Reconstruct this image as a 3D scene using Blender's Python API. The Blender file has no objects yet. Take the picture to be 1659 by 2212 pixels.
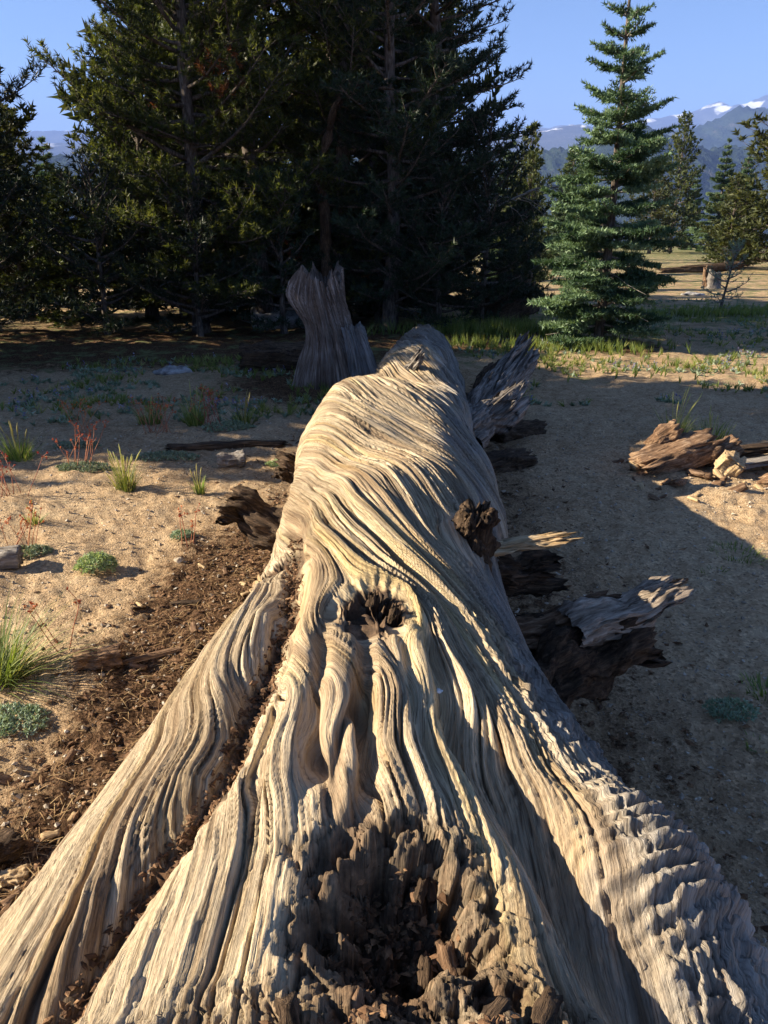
import bpy, math, random
import numpy as np
from mathutils import Vector, Matrix, Euler

R = math.radians
rng = np.random.default_rng(7)
random.seed(7)
scene = bpy.context.scene
COL = scene.collection

# ------------------------------------------------------------------ camera
cam_d = bpy.data.cameras.new('camera')
cam = bpy.data.objects.new('camera', cam_d)
COL.objects.link(cam)
cam.location = (0, 0, 1.6)
cam.rotation_euler = (R(90 - 21.7), 0, 0)
cam_d.sensor_fit = 'VERTICAL'
cam_d.sensor_height = 24.0
cam_d.sensor_width = 18.0
cam_d.lens = 24.0 * 1770 / 2212
cam_d.clip_start = 0.02
cam_d.clip_end = 60000
scene.camera = cam

# ------------------------------------------------------------------ sky, sun, exposure
SUN_EL, SUN_AZ = 26.0, 1.0          # azimuth: degrees ahead of due left (-X)
world = bpy.data.worlds.new('World')
scene.world = world
world.use_nodes = True
wn = world.node_tree.nodes
bg = wn['Background']
sky = wn.new('ShaderNodeTexSky')
sky.sky_type = 'NISHITA'
sky.sun_disc = False
sky.sun_elevation = R(SUN_EL)
sky.sun_rotation = R(-90 + SUN_AZ)
sky.altitude = 2400
sky.air_density = 1.0
sky.dust_density = 1.0
sky.ozone_density = 4.5
world.node_tree.links.new(sky.outputs[0], bg.inputs[0])
bg.inputs[1].default_value = 0.05
sun_d = bpy.data.lights.new('sun', 'SUN')
sun_d.energy = 5.0
sun_d.angle = R(0.5)
sun_d.color = (1.0, 0.87, 0.67)
sun = bpy.data.objects.new('sun', sun_d)
COL.objects.link(sun)
sdir = Vector((-math.cos(R(SUN_EL)) * math.cos(R(SUN_AZ)), math.cos(R(SUN_EL)) * math.sin(R(SUN_AZ)), math.sin(R(SUN_EL))))
sun.rotation_euler = sdir.to_track_quat('Z', 'Y').to_euler()
sun.location = sdir * 50
vs = scene.view_settings
scene.display_settings.display_device = 'sRGB'
vs.view_transform = 'Standard'
vs.look = 'None'
vs.exposure = 1.8
vs.gamma = 1.0
vs.use_curve_mapping = False
scene.cycles.max_bounces = 6
scene.cycles.diffuse_bounces = 3
scene.cycles.transmission_bounces = 3
scene.cycles.transparent_max_bounces = 6
scene.cycles.volume_bounces = 0
scene.cycles.use_denoising = True

# ------------------------------------------------------------------ noise
_p = rng.permutation(256).astype(np.int32)
_perm = np.concatenate([_p, _p, _p])
_g3 = rng.normal(size=(256, 3)); _g3 /= np.linalg.norm(_g3, axis=1)[:, None]
_gx, _gy, _gz = [np.ascontiguousarray(_g3[:, i], dtype=np.float32) for i in range(3)]


def perlin(x, y, z=0.0):
    x, y, z = np.broadcast_arrays(np.asarray(x, np.float32), np.asarray(y, np.float32), np.asarray(z, np.float32))
    flat_z = z.strides == (0,) * z.ndim
    shp = x.shape
    x = x.ravel(); y = y.ravel()
    z = z.ravel()[:1] if flat_z else z.ravel()
    xf0 = np.floor(x); yf0 = np.floor(y); zf0 = np.floor(z)
    xi = xf0.astype(np.int32) & 255; yi = yf0.astype(np.int32) & 255; zi = zf0.astype(np.int32) & 255
    xf = x - xf0; yf = y - yf0; zf = z - zf0
    u = xf * xf * xf * (xf * (xf * 6 - 15) + 10)
    v = yf * yf * yf * (yf * (yf * 6 - 15) + 10)
    w = zf * zf * zf * (zf * (zf * 6 - 15) + 10)
    out = np.zeros(x.shape, np.float32)
    for dx in (0, 1):
        hx = _perm.take(xi + dx); wx = u if dx else 1 - u; fx = xf - dx
        for dy in (0, 1):
            hy = _perm.take(hx + yi + dy); wxy = wx * (v if dy else 1 - v); fy = yf - dy
            for dz in (0, 1):
                h = _perm.take(hy + zi + dz)
                out += (_gx.take(h) * fx + _gy.take(h) * fy + _gz.take(h) * (zf - dz)) * wxy * (w if dz else 1 - w)
    return (out * 1.5).reshape(shp)


def fbm(x, y, z=0.0, o=4, gain=0.5):
    a, s, f = 1.0, 0.0, 1.0
    for i in range(o):
        s = s + a * perlin(np.asarray(x) * f + 17.3 * i, np.asarray(y) * f - 9.1 * i, np.asarray(z) * f + 3.7 * i)
        a *= gain; f *= 2.03
    return s


def worley(x, y, seed=0):
    """returns F1, F2-F1 and a random value per cell, for 2-D points"""
    x = np.asarray(x, float); y = np.asarray(y, float)
    xi = np.floor(x).astype(np.int64); yi = np.floor(y).astype(np.int64)
    f1 = np.full(x.shape, 9.0); f2 = np.full(x.shape, 9.0); idc = np.zeros(x.shape)
    for dx in (-1, 0, 1):
        for dy in (-1, 0, 1):
            h = _perm[_perm[(xi + dx + seed) & 255] + ((yi + dy) & 255)]
            px = xi + dx + _perm[h] / 255.0
            py = yi + dy + _perm[h + 77] / 255.0
            dd = np.hypot(x - px, y - py)
            closer = dd < f1
            f2 = np.where(closer, f1, np.minimum(f2, dd))
            idc = np.where(closer, h / 255.0, idc)
            f1 = np.where(closer, dd, f1)
    return f1, f2 - f1, idc


def sstep(a, b, x):
    t = np.clip((np.asarray(x, float) - a) / (b - a), 0, 1)
    return t * t * (3 - 2 * t)


def gauss(x, s):
    return np.exp(-0.5 * (np.asarray(x) / s) ** 2)


# ------------------------------------------------------------------ object helpers
def new_mesh(name, V, Q=None, T=None, smooth=True, attrs=None):
    me = bpy.data.meshes.new(name)
    V = np.asarray(V, np.float32)
    faces = []; ls = []; tot = 0
    nq = 0 if Q is None else len(Q); nt = 0 if T is None else len(T)
    me.vertices.add(len(V)); me.vertices.foreach_set('co', V.ravel())
    idx = []
    starts = []
    if nq:
        idx.append(np.asarray(Q, np.int32).ravel()); starts.append(np.arange(nq, dtype=np.int32) * 4)
    if nt:
        idx.append(np.asarray(T, np.int32).ravel()); starts.append(nq * 4 + np.arange(nt, dtype=np.int32) * 3)
    idx = np.concatenate(idx); starts = np.concatenate(starts)
    me.loops.add(len(idx)); me.loops.foreach_set('vertex_index', idx)
    me.polygons.add(nq + nt); me.polygons.foreach_set('loop_start', starts)
    me.polygons.foreach_set('use_smooth', np.full(nq + nt, bool(smooth)))
    for k, a in (attrs or {}).items():
        at = me.attributes.new(k, 'FLOAT', 'POINT')
        at.data.foreach_set('value', np.asarray(a, np.float32).ravel())
    me.update(calc_edges=True)
    return me


def link(name, me, mat=None, parent=None, loc=None, rot=None):
    o = bpy.data.objects.new(name, me)
    COL.objects.link(o)
    if mat is not None and me is not None and not me.materials:
        me.materials.append(mat)
    if parent is not None:
        o.parent = parent
    if loc is not None:
        o.location = loc
    if rot is not None:
        o.rotation_euler = rot
    return o


def tag(o, label=None, cat=None, group=None, kind=None):
    if label: o['label'] = label
    if cat: o['category'] = cat
    if group: o['group'] = group
    if kind: o['kind'] = kind
    return o


def thing(name, label, cat, loc=(0, 0, 0), rotz=0.0, group=None):
    o = bpy.data.objects.new(name, None)
    o.empty_display_size = 0.1
    COL.objects.link(o)
    o.location = loc
    o.rotation_euler = (0, 0, rotz)
    return tag(o, label, cat, group)


def copy_tree(o, parent=None):
    c = o.copy(); COL.objects.link(c)
    c.parent = parent
    for ch in list(o.children):
        copy_tree(ch, c)
    return c


class MB:
    """collects vertices / quads / triangles for one mesh"""
    def __init__(self): self.v = []; self.q = []; self.t = []; self.a = []; self.n = 0
    def add(self, V, Q=None, T=None, a=0.5):
        V = np.asarray(V, float).reshape(-1, 3)
        self.v.append(V)
        if Q is not None and len(Q): self.q.append(np.asarray(Q) + self.n)
        if T is not None and len(T): self.t.append(np.asarray(T) + self.n)
        self.a.append(np.broadcast_to(np.asarray(a, float), (len(V),)))
        self.n += len(V)
    def tube(self, P, rad, k=6, a=0.5, cap=True):
        P = np.asarray(P, float); n = len(P)
        rad = np.broadcast_to(np.asarray(rad, float), (n,))
        Tn = np.gradient(P, axis=0); Tn /= np.linalg.norm(Tn, axis=1)[:, None] + 1e-9
        up = np.array([0.0, 0, 1]) if abs(Tn[0][2]) < 0.9 else np.array([1.0, 0, 0])
        A = np.cross(Tn, up); A /= np.linalg.norm(A, axis=1)[:, None] + 1e-9
        B = np.cross(Tn, A)
        th = np.arange(k) * 2 * math.pi / k
        V = P[:, None, :] + rad[:, None, None] * (A[:, None, :] * np.cos(th)[None, :, None] + B[:, None, :] * np.sin(th)[None, :, None])
        i = np.arange(n - 1)[:, None] * k; j = np.arange(k)[None, :]; j2 = (j + 1) % k
        Q = np.stack([i + j, i + j2, i + k + j2, i + k + j], -1).reshape(-1, 4)
        V = V.reshape(-1, 3)
        T = None
        if cap:
            V = np.vstack([V, P[0], P[-1]])
            c0 = n * k; jj = np.arange(k); j3 = (jj + 1) % k
            T = np.vstack([np.stack([np.full(k, c0), j3, jj], -1), np.stack([np.full(k, c0 + 1), (n - 1) * k + jj, (n - 1) * k + j3], -1)])
        self.add(V, Q, T, a)
    def build(self, name, mat, parent=None, smooth=True, loc=None, attr='tint'):
        V = np.vstack(self.v); Q = np.vstack(self.q) if self.q else None; T = np.vstack(self.t) if self.t else None
        return link(name, new_mesh(name, V, Q, T, smooth, {attr: np.concatenate(self.a)}), mat, parent, loc)


def grid_quads(nr, nc, wrap=False):
    i = np.arange(nr - 1)[:, None] * nc
    if wrap:
        j = np.arange(nc)[None, :]; j2 = (j + 1) % nc
    else:
        j = np.arange(nc - 1)[None, :]; j2 = j + 1
    return np.stack([i + j, i + j2, i + nc + j2, i + nc + j], -1).reshape(-1, 4)


# ------------------------------------------------------------------ material helpers
def mat_new(name):
    m = bpy.data.materials.new(name); m.use_nodes = True
    nt = m.node_tree
    return m, nt, nt.nodes, nt.links, nt.nodes['Principled BSDF']


def ramp(nodes, stops, interp='LINEAR'):
    r = nodes.new('ShaderNodeValToRGB'); cr = r.color_ramp; cr.interpolation = interp
    while len(cr.elements) < len(stops): cr.elements.new(0.5)
    for e, (p, c) in zip(cr.elements, stops):
        e.position = p; e.color = (*c, 1) if len(c) == 3 else c
    return r


def noise_n(nodes, scale, detail=3, rough=0.55, dist=0.0):
    n = nodes.new('ShaderNodeTexNoise'); n.inputs['Scale'].default_value = scale
    n.inputs['Detail'].default_value = detail; n.inputs['Roughness'].default_value = rough
    n.inputs['Distortion'].default_value = dist
    return n


def attr_n(nodes, name):
    a = nodes.new('ShaderNodeAttribute'); a.attribute_name = name
    return a


def mix_n(nodes, links, fac, a, b, blend='MIX'):
    m = nodes.new('ShaderNodeMix'); m.data_type = 'RGBA'; m.blend_type = blend
    for sock, val in ((m.inputs[0], fac), (m.inputs[6], a), (m.inputs[7], b)):
        if hasattr(val, 'links') or hasattr(val, 'is_linked'):
            links.new(val, sock)
        elif isinstance(val, (tuple, list)):
            sock.default_value = (*val, 1) if len(val) == 3 else val
        else:
            sock.default_value = val
    return m.outputs[2]


def math_n(nodes, links, op, a, b=0.0, c=None):
    m = nodes.new('ShaderNodeMath'); m.operation = op
    for i, val in enumerate((a, b) if c is None else (a, b, c)):
        if hasattr(val, 'is_linked'): links.new(val, m.inputs[i])
        else: m.inputs[i].default_value = val
    return m.outputs[0]


def bump_n(nodes, links, h, strength, dist, bsdf, prev=None):
    b = nodes.new('ShaderNodeBump'); b.inputs['Strength'].default_value = strength
    b.inputs['Distance'].default_value = dist
    links.new(h, b.inputs['Height'])
    if prev is not None: links.new(prev, b.inputs['Normal'])
    if bsdf is not None: links.new(b.outputs[0], bsdf.inputs['Normal'])
    return b.outputs[0]


def mat_leaf(name, dark, mid, light, trans=0.3, rough=0.55):
    m, nt, N, L, P = mat_new(name)
    t = attr_n(N, 'tint')
    r = ramp(N, [(0.0, dark), (0.5, mid), (1.0, light)])
    L.new(t.outputs['Fac'], r.inputs[0])
    oi = N.new('ShaderNodeObjectInfo')
    hv = N.new('ShaderNodeHueSaturation')
    L.new(math_n(N, L, 'MULTIPLY_ADD', oi.outputs['Random'], 0.03, 0.485), hv.inputs['Hue'])
    L.new(math_n(N, L, 'MULTIPLY_ADD', oi.outputs['Random'], 0.35, 0.82), hv.inputs['Value'])
    L.new(r.outputs[0], hv.inputs['Color'])
    L.new(hv.outputs[0], P.inputs['Base Color'])
    P.inputs['Roughness'].default_value = rough
    P.inputs['Specular IOR Level'].default_value = 0.35
    tr = N.new('ShaderNodeBsdfTranslucent')
    tc = mix_n(N, L, 1.0, hv.outputs[0], (1.25, 1.2, 0.6), 'MULTIPLY')
    L.new(tc, tr.inputs[0])
    ms = N.new('ShaderNodeMixShader'); ms.inputs[0].default_value = trans
    L.new(P.outputs[0], ms.inputs[1]); L.new(tr.outputs[0], ms.inputs[2])
    L.new(ms.outputs[0], N['Material Output'].inputs[0])
    return m


def mat_wood(name, cols, scale=(60, 60, 4), rough=0.85, bump=0.6, bdist=0.01, use_grain=False):
    """fibrous weathered wood; grain runs along local Z, or follows the grain attributes"""
    m, nt, N, L, P = mat_new(name)
    if use_grain:
        ga = attr_n(N, 'grain'); da = attr_n(N, 'along')
        cx = N.new('ShaderNodeCombineXYZ')
        L.new(ga.outputs['Fac'], cx.inputs[0]); L.new(da.outputs['Fac'], cx.inputs[1])
        src = cx.outputs[0]
    else:
        src = N.new('ShaderNodeTexCoord').outputs['Object']
    mp = N.new('ShaderNodeMapping'); mp.inputs['Scale'].default_value = scale
    L.new(src, mp.inputs[0])
    n1 = noise_n(N, 1.0, 5, 0.65); L.new(mp.outputs[0], n1.inputs['Vector'])
    tc = N.new('ShaderNodeTexCoord')
    n2 = noise_n(N, 5.0, 4, 0.6); L.new(tc.outputs['Object'], n2.inputs['Vector'])
    f = math_n(N, L, 'ADD', math_n(N, L, 'MULTIPLY', n1.outputs[0], 0.72), math_n(N, L, 'MULTIPLY', n2.outputs[0], 0.28))
    r = ramp(N, [(0.37 + 0.26 * i / (len(cols) - 1), c) for i, c in enumerate(cols)])
    L.new(f, r.inputs[0])
    L.new(r.outputs[0], P.inputs['Base Color'])
    P.inputs['Roughness'].default_value = rough
    P.inputs['Specular IOR Level'].default_value = 0.2
    bump_n(N, L, n1.outputs[0], bump, bdist, P)
    return m

# ------------------------------------------------------------------ materials
def make_ground_mat():
    m, nt, N, L, P = mat_new('granite_sand')
    tc = N.new('ShaderNodeTexCoord')
    big = noise_n(N, 0.9, 4, 0.6); L.new(tc.outputs['Object'], big.inputs[0])
    mid = noise_n(N, 14.0, 5, 0.65); L.new(tc.outputs['Object'], mid.inputs[0])
    fine = noise_n(N, 120.0, 4, 0.7); L.new(tc.outputs['Object'], fine.inputs[0])
    vor = N.new('ShaderNodeTexVoronoi'); vor.inputs['Scale'].default_value = 95; L.new(tc.outputs['Object'], vor.inputs['Vector'])
    vor2 = N.new('ShaderNodeTexVoronoi'); vor2.inputs['Scale'].default_value = 220; L.new(tc.outputs['Object'], vor2.inputs['Vector'])
    base = ramp(N, [(0.30, (0.24, 0.155, 0.085)), (0.5, (0.41, 0.295, 0.18)), (0.68, (0.52, 0.40, 0.255))])
    f = math_n(N, L, 'ADD', math_n(N, L, 'MULTIPLY', mid.outputs[0], 0.6), math_n(N, L, 'MULTIPLY', big.outputs[0], 0.4))
    L.new(f, base.inputs[0])
    grit = N.new('ShaderNodeSeparateColor'); L.new(vor.outputs['Color'], grit.inputs[0])
    grr = ramp(N, [(0.0, (0.45, 0.42, 0.40)), (0.25, (0.9, 0.88, 0.85)), (0.8, (1.05, 1.03, 1.0)), (1.0, (1.5, 1.45, 1.4))])
    L.new(grit.outputs[0], grr.inputs[0])
    c1 = mix_n(N, L, 0.8, base.outputs[0], grr.outputs[0], 'MULTIPLY')
    # dark litter (bark crumbs, needles) near the log and under trees
    lit = attr_n(N, 'litter')
    ln = math_n(N, L, 'MULTIPLY_ADD', mid.outputs[0], 1.6, -0.8)
    lf = math_n(N, L, 'ADD', lit.outputs['Fac'], math_n(N, L, 'ADD', ln, math_n(N, L, 'MULTIPLY_ADD', fine.outputs[0], 0.8, -0.4)))
    lr = ramp(N, [(0.38, (0, 0, 0)), (0.72, (1, 1, 1))]); L.new(lf, lr.inputs[0])
    lcol = ramp(N, [(0.0, (0.03, 0.018, 0.010)), (0.5, (0.085, 0.048, 0.026)), (1.0, (0.17, 0.10, 0.055))]); L.new(grit.outputs[1], lcol.inputs[0])
    c2 = mix_n(N, L, lr.outputs[0], c1, lcol.outputs[0])
    # thin sward on the meadow
    gr = attr_n(N, 'sward')
    gn = noise_n(N, 3.5, 5, 0.7); L.new(tc.outputs['Object'], gn.inputs[0])
    gf = math_n(N, L, 'ADD', gr.outputs['Fac'], math_n(N, L, 'MULTIPLY_ADD', gn.outputs[0], 2.6, -1.3))
    gm = ramp(N, [(0.45, (0, 0, 0)), (0.75, (1, 1, 1))]); L.new(gf, gm.inputs[0])
    gcol = ramp(N, [(0.3, (0.10, 0.115, 0.05)), (0.7, (0.20, 0.20, 0.09))]); L.new(mid.outputs[0], gcol.inputs[0])
    c3 = mix_n(N, L, gm.outputs[0], c2, gcol.outputs[0])
    fo = attr_n(N, 'forest')
    c4 = mix_n(N, L, fo.outputs['Fac'], c3, (0.03, 0.042, 0.026))
    L.new(c4, P.inputs['Base Color'])
    P.inputs['Roughness'].default_value = 0.95
    P.inputs['Specular IOR Level'].default_value = 0.05
    b1 = bump_n(N, L, mid.outputs[0], 0.7, 0.02, None)
    b2 = bump_n(N, L, fine.outputs[0], 0.9, 0.008, None, bump_n(N, L, vor.outputs['Distance'], 0.7, 0.006, None, b1))
    bump_n(N, L, vor2.outputs['Distance'], 0.6, 0.003, P, b2)
    return m


def make_mountain_mat(name, forest, rock):
    m, nt, N, L, P = mat_new(name)
    tc = N.new('ShaderNodeTexCoord')
    n1 = noise_n(N, 0.006, 6, 0.65); L.new(tc.outputs['Object'], n1.inputs[0])
    n2 = noise_n(N, 0.05, 4, 0.7); L.new(tc.outputs['Object'], n2.inputs[0])
    f = math_n(N, L, 'ADD', math_n(N, L, 'MULTIPLY', n1.outputs[0], 0.6), math_n(N, L, 'MULTIPLY', n2.outputs[0], 0.5))
    r = ramp(N, [(0.45, forest), (0.62, tuple(1.6 * c for c in forest)), (0.74, rock)]); L.new(f, r.inputs[0])
    sn = attr_n(N, 'snow')
    sr = ramp(N, [(0.42, (0, 0, 0)), (0.68, (1, 1, 1))]); L.new(sn.outputs['Fac'], sr.inputs[0])
    c = mix_n(N, L, sr.outputs[0], r.outputs[0], (0.72, 0.74, 0.78))
    L.new(c, P.inputs['Base Color'])
    P.inputs['Roughness'].default_value = 1.0
    P.inputs['Specular IOR Level'].default_value = 0.0
    bump_n(N, L, n2.outputs[0], 1.0, 12.0, P)
    return m


M = {}
M['ground'] = make_ground_mat()
M['mount'] = make_mountain_mat('forested_mountain', (0.020, 0.030, 0.020), (0.10, 0.09, 0.075))
M['peak'] = make_mountain_mat('snowy_mountain', (0.05, 0.055, 0.05), (0.20, 0.18, 0.16))
M['pine'] = mat_leaf('pine_needles', (0.016, 0.028, 0.010), (0.058, 0.078, 0.023), (0.19, 0.205, 0.052), 0.5)
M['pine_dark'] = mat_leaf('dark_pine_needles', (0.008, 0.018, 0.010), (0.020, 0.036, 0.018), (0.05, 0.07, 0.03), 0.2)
M['pine_far'] = mat_leaf('far_pine_needles', (0.022, 0.034, 0.013), (0.060, 0.075, 0.025), (0.13, 0.14, 0.045), 0.3)
M['fir'] = mat_leaf('fir_needles', (0.014, 0.032, 0.013), (0.052, 0.095, 0.043), (0.20, 0.285, 0.155), 0.25)
M['rust'] = mat_leaf('dead_needles', (0.10, 0.03, 0.012), (0.25, 0.09, 0.03), (0.4, 0.18, 0.06), 0.3)
M['grass'] = mat_leaf('grass_blade', (0.08, 0.13, 0.03), (0.19, 0.25, 0.06), (0.45, 0.41, 0.17), 0.4)
M['mat_leaf'] = mat_leaf('silver_leaf', (0.10, 0.14, 0.09), (0.22, 0.29, 0.19), (0.40, 0.46, 0.36), 0.2, 0.7)
M['greenmat'] = mat_leaf('green_leaf', (0.18, 0.27, 0.13), (0.34, 0.46, 0.25), (0.50, 0.60, 0.40), 0.35, 0.6)
M['redstalk'] = mat_leaf('buckwheat_stalk', (0.22, 0.07, 0.045), (0.36, 0.13, 0.08), (0.5, 0.22, 0.12), 0.15, 0.7)
M['redhead'] = mat_leaf('buckwheat_head', (0.30, 0.045, 0.02), (0.48, 0.11, 0.04), (0.6, 0.24, 0.09), 0.2, 0.8)
M['lupine'] = mat_leaf('lupine_flower', (0.16, 0.12, 0.30), (0.28, 0.24, 0.45), (0.5, 0.48, 0.62), 0.3, 0.7)
M['bark'] = mat_wood('grey_pine_bark', [(0.035, 0.026, 0.02), (0.10, 0.08, 0.065), (0.20, 0.17, 0.145)], (40, 40, 9), 0.95, 0.8, 0.02)
M['twig'] = mat_wood('dead_grey_twig', [(0.10, 0.085, 0.07), (0.22, 0.195, 0.165), (0.36, 0.33, 0.29)], (60, 60, 60))
M['rotten'] = mat_wood('dark_rotten_wood', [(0.018, 0.012, 0.008), (0.065, 0.042, 0.026), (0.16, 0.105, 0.065)], (90, 90, 8), 0.95, 0.9, 0.02)
M['rot_brown'] = mat_wood('brown_rotten_wood', [(0.05, 0.03, 0.018), (0.17, 0.10, 0.058), (0.36, 0.25, 0.16)], (70, 70, 7), 0.95, 0.9, 0.015)
M['greywood'] = mat_wood('grey_weathered_wood', [(0.07, 0.058, 0.048), (0.19, 0.165, 0.14), (0.36, 0.33, 0.29)], (80, 80, 4), 0.9, 0.9, 0.015)
M['palegrey'] = mat_wood('pale_weathered_splinter', [(0.12, 0.09, 0.065), (0.30, 0.245, 0.19), (0.48, 0.41, 0.33)], (80, 80, 5), 0.9, 0.9, 0.015)
M['palewood'] = mat_wood('pale_split_wood', [(0.22, 0.14, 0.07), (0.44, 0.31, 0.17), (0.58, 0.45, 0.28)], (80, 80, 5), 0.85, 0.8, 0.012)
M['chip'] = mat_wood('bark_chip', [(0.035, 0.02, 0.012), (0.12, 0.065, 0.034), (0.30, 0.18, 0.095)], (30, 30, 30), 0.95, 0.5, 0.01)
M['straw'] = mat_wood('dry_needle', [(0.16, 0.09, 0.04), (0.30, 0.19, 0.09), (0.42, 0.30, 0.15)], (9, 9, 9), 0.9, 0.0)
M['stone'] = mat_wood('granite_pebble', [(0.16, 0.13, 0.10), (0.35, 0.29, 0.215), (0.55, 0.49, 0.40)], (25, 25, 25), 0.9, 0.5, 0.005)
M['rock'] = mat_wood('granite_rock', [(0.12, 0.115, 0.11), (0.28, 0.27, 0.26), (0.42, 0.41, 0.39)], (14, 14, 14), 0.9, 0.7, 0.02)
M['white'] = mat_wood('bird_dropping', [(0.6, 0.6, 0.58), (0.75, 0.75, 0.73), (0.8, 0.8, 0.8)], (60, 60, 60), 0.9, 0.3, 0.003)


# ------------------------------------------------------------------ ground
def gz(x, y):
    """height of the land: level by the camera, a gentle slope down beyond 5 m, a crest at about 75 m, then a valley"""
    x = np.asarray(x, float); y = np.asarray(y, float)
    r = np.hypot(x, y)
    t = y - 5.0
    sl = 0.5 * (t + np.sqrt(t * t + 0.8))
    sl = np.where(sl < 75, sl, 75 + (sl - 75) * 0.2)
    z = -0.05 * sl
    far = np.maximum(0, r - 78)
    z = z - np.minimum(0.0011 * far * far, 0.28 * far)
    z = np.maximum(z, -250 - 0.004 * far)
    return z


def ground_relief(x, y):
    r = np.hypot(x, y)
    z = 0.030 * fbm(x * 0.7, y * 0.7, 1.3, 3)
    near = (1 - sstep(9, 22, r)) * sstep(44, 36, np.degrees(np.abs(np.arctan2(x, y))))
    z = z + near * (0.020 * fbm(x * 3.1, y * 3.1, 4.0, 3) + 0.010 * np.abs(fbm(x * 9, y * 9, 8.0, 2)) + 0.009 * fbm(x * 22, y * 22, 2.2, 2))
    d1, e1, _ = worley(x * 6.0, y * 6.0, 5)
    z = z - near * 0.014 * gauss(d1, 0.22)
    return z


def gh(x, y):
    return float(gz(x, y) + ground_relief(np.array([float(x)]), np.array([float(y)]))[0])


def log_cx(y): return np.interp(y, [0, 1, 2, 3, 4, 5, 6, 8, 10], [-0.06, -0.06, -0.06, -0.04, 0.02, 0.14, 0.24, 0.40, 0.52])


def build_ground():
    dense = np.linspace(R(-38), R(38), 360)            # angle from +Y
    outer = np.linspace(R(38), R(322), 70)[1:-1]
    ang = np.concatenate([dense, outer])
    rr = np.concatenate([np.linspace(0.05, 0.75, 8), np.geomspace(0.8, 13, 300), np.geomspace(13.3, 120, 70), np.geomspace(125, 14000, 40)])
    A, RR = np.meshgrid(ang, rr)
    X = RR * np.sin(A); Y = RR * np.cos(A)
    relief = ground_relief(X, Y)
    Z = gz(X, Y) + relief
    dist = np.abs(X - log_cx(Y))
    on = sstep(8.8, 7.0, Y) * sstep(-0.3, 0.4, Y)
    lit = 1.15 * on * np.where(X < log_cx(Y), sstep(1.32, 0.65, dist), 0.55 * sstep(1.5, 0.5, dist)) * sstep(4.6, 3.2, Y)
    lit = np.maximum(lit, 0.62 * on * sstep(1.3, 0.4, dist))
    tree = np.zeros_like(X)
    for tx, ty, tr in ((-4, 10.5, 2.6), (-2.2, 10.6, 2.4), (-0.5, 10.8, 2.3), (1.0, 11.4, 1.9), (2.7, 10.4, 1.0), (-0.5, 7.7, 1.2)):
        tree = np.maximum(tree, sstep(tr * 1.3, tr * 0.5, np.hypot(X - tx, Y - ty)))
    lit = np.maximum(lit, 0.85 * tree)
    sw = 0.42 * sstep(6.5, 9, Y) + 0.16 * sstep(12, 30, Y)
    sw = sw + 0.55 * gauss(Y - 14.0 - 0.05 * X, 0.9) * sstep(2, 4, X) * 0.9
    sw = sw + 0.25 * sstep(30, 60, Y)
    sw = sw * sstep(-9, -3, X + 6)
    forest = sstep(80, 140, RR)
    V = np.stack([X, Y, Z], -1).reshape(-1, 3)
    nr, nc = X.shape
    Q = grid_quads(nr, nc, True)[:, ::-1]
    me = new_mesh('ground', V, Q, None, True, {'litter': lit, 'sward': sw, 'forest': forest})
    tag(link('ground', me, M['ground']), kind='structure')


build_ground()


# ------------------------------------------------------------------ mountains
def ridge(name, dist, prof, depth, mat, seed, rough, base=-300.0, snowline=None, snow_amt=0.0, tree=0.0, nx=420, ny=70):
    """prof: (lateral/forward, height/forward) points along the crest; the ridge stands at its real distance"""
    px = np.array([p[0] for p in prof]) * dist; pz = np.array([p[1] for p in prof]) * dist + 1.6
    xs = np.linspace(px[0], px[-1], nx)
    crest = np.interp(xs, px, pz)
    v = np.linspace(-1, 0.45, ny)
    Xg, Vg = np.meshgrid(xs, v)
    cr = np.broadcast_to(crest, Xg.shape)
    spur = fbm(Xg / (depth * 0.45), Vg * 2.2, seed, 5, 0.55)
    prof_v = np.where(Vg < 0, 1 - np.abs(Vg) ** 1.25, 1 - (Vg / 0.45) ** 1.6)
    amp = np.sqrt(np.clip(1 - prof_v, 0, 1)) * 0.9
    Z = base + (cr - base) * np.clip(prof_v, 0, None) + rough * spur * amp
    Z = Z + rough * 0.10 * fbm(Xg / (depth * 0.05), Vg * 20, seed + 5, 3)
    if tree:
        Z = Z + tree * np.abs(perlin(Xg * 0.11, Vg * depth * 0.05, seed + 9)) * 2
    Y = dist + Vg * depth + 0.15 * depth * fbm(Xg / (depth * 0.8), np.zeros_like(Xg), seed + 2, 2)
    snow = np.zeros_like(Z)
    if snowline is not None:
        sl = snowline[0] + (snowline[1] - snowline[0]) * (Xg - xs[0]) / (xs[-1] - xs[0])
        snow = sstep(sl, sl + 0.35 * rough + 60, Z) * (0.24 + 1.6 * snow_amt * fbm(Xg / (depth * 0.06), Vg * 11, seed + 11, 4)) 
    V = np.stack([Xg, Y, Z], -1).reshape(-1, 3)
    me = new_mesh(name, V, grid_quads(ny, nx), None, True, {'snow': snow})
    return tag(link(name, me, mat), kind='structure')


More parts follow.
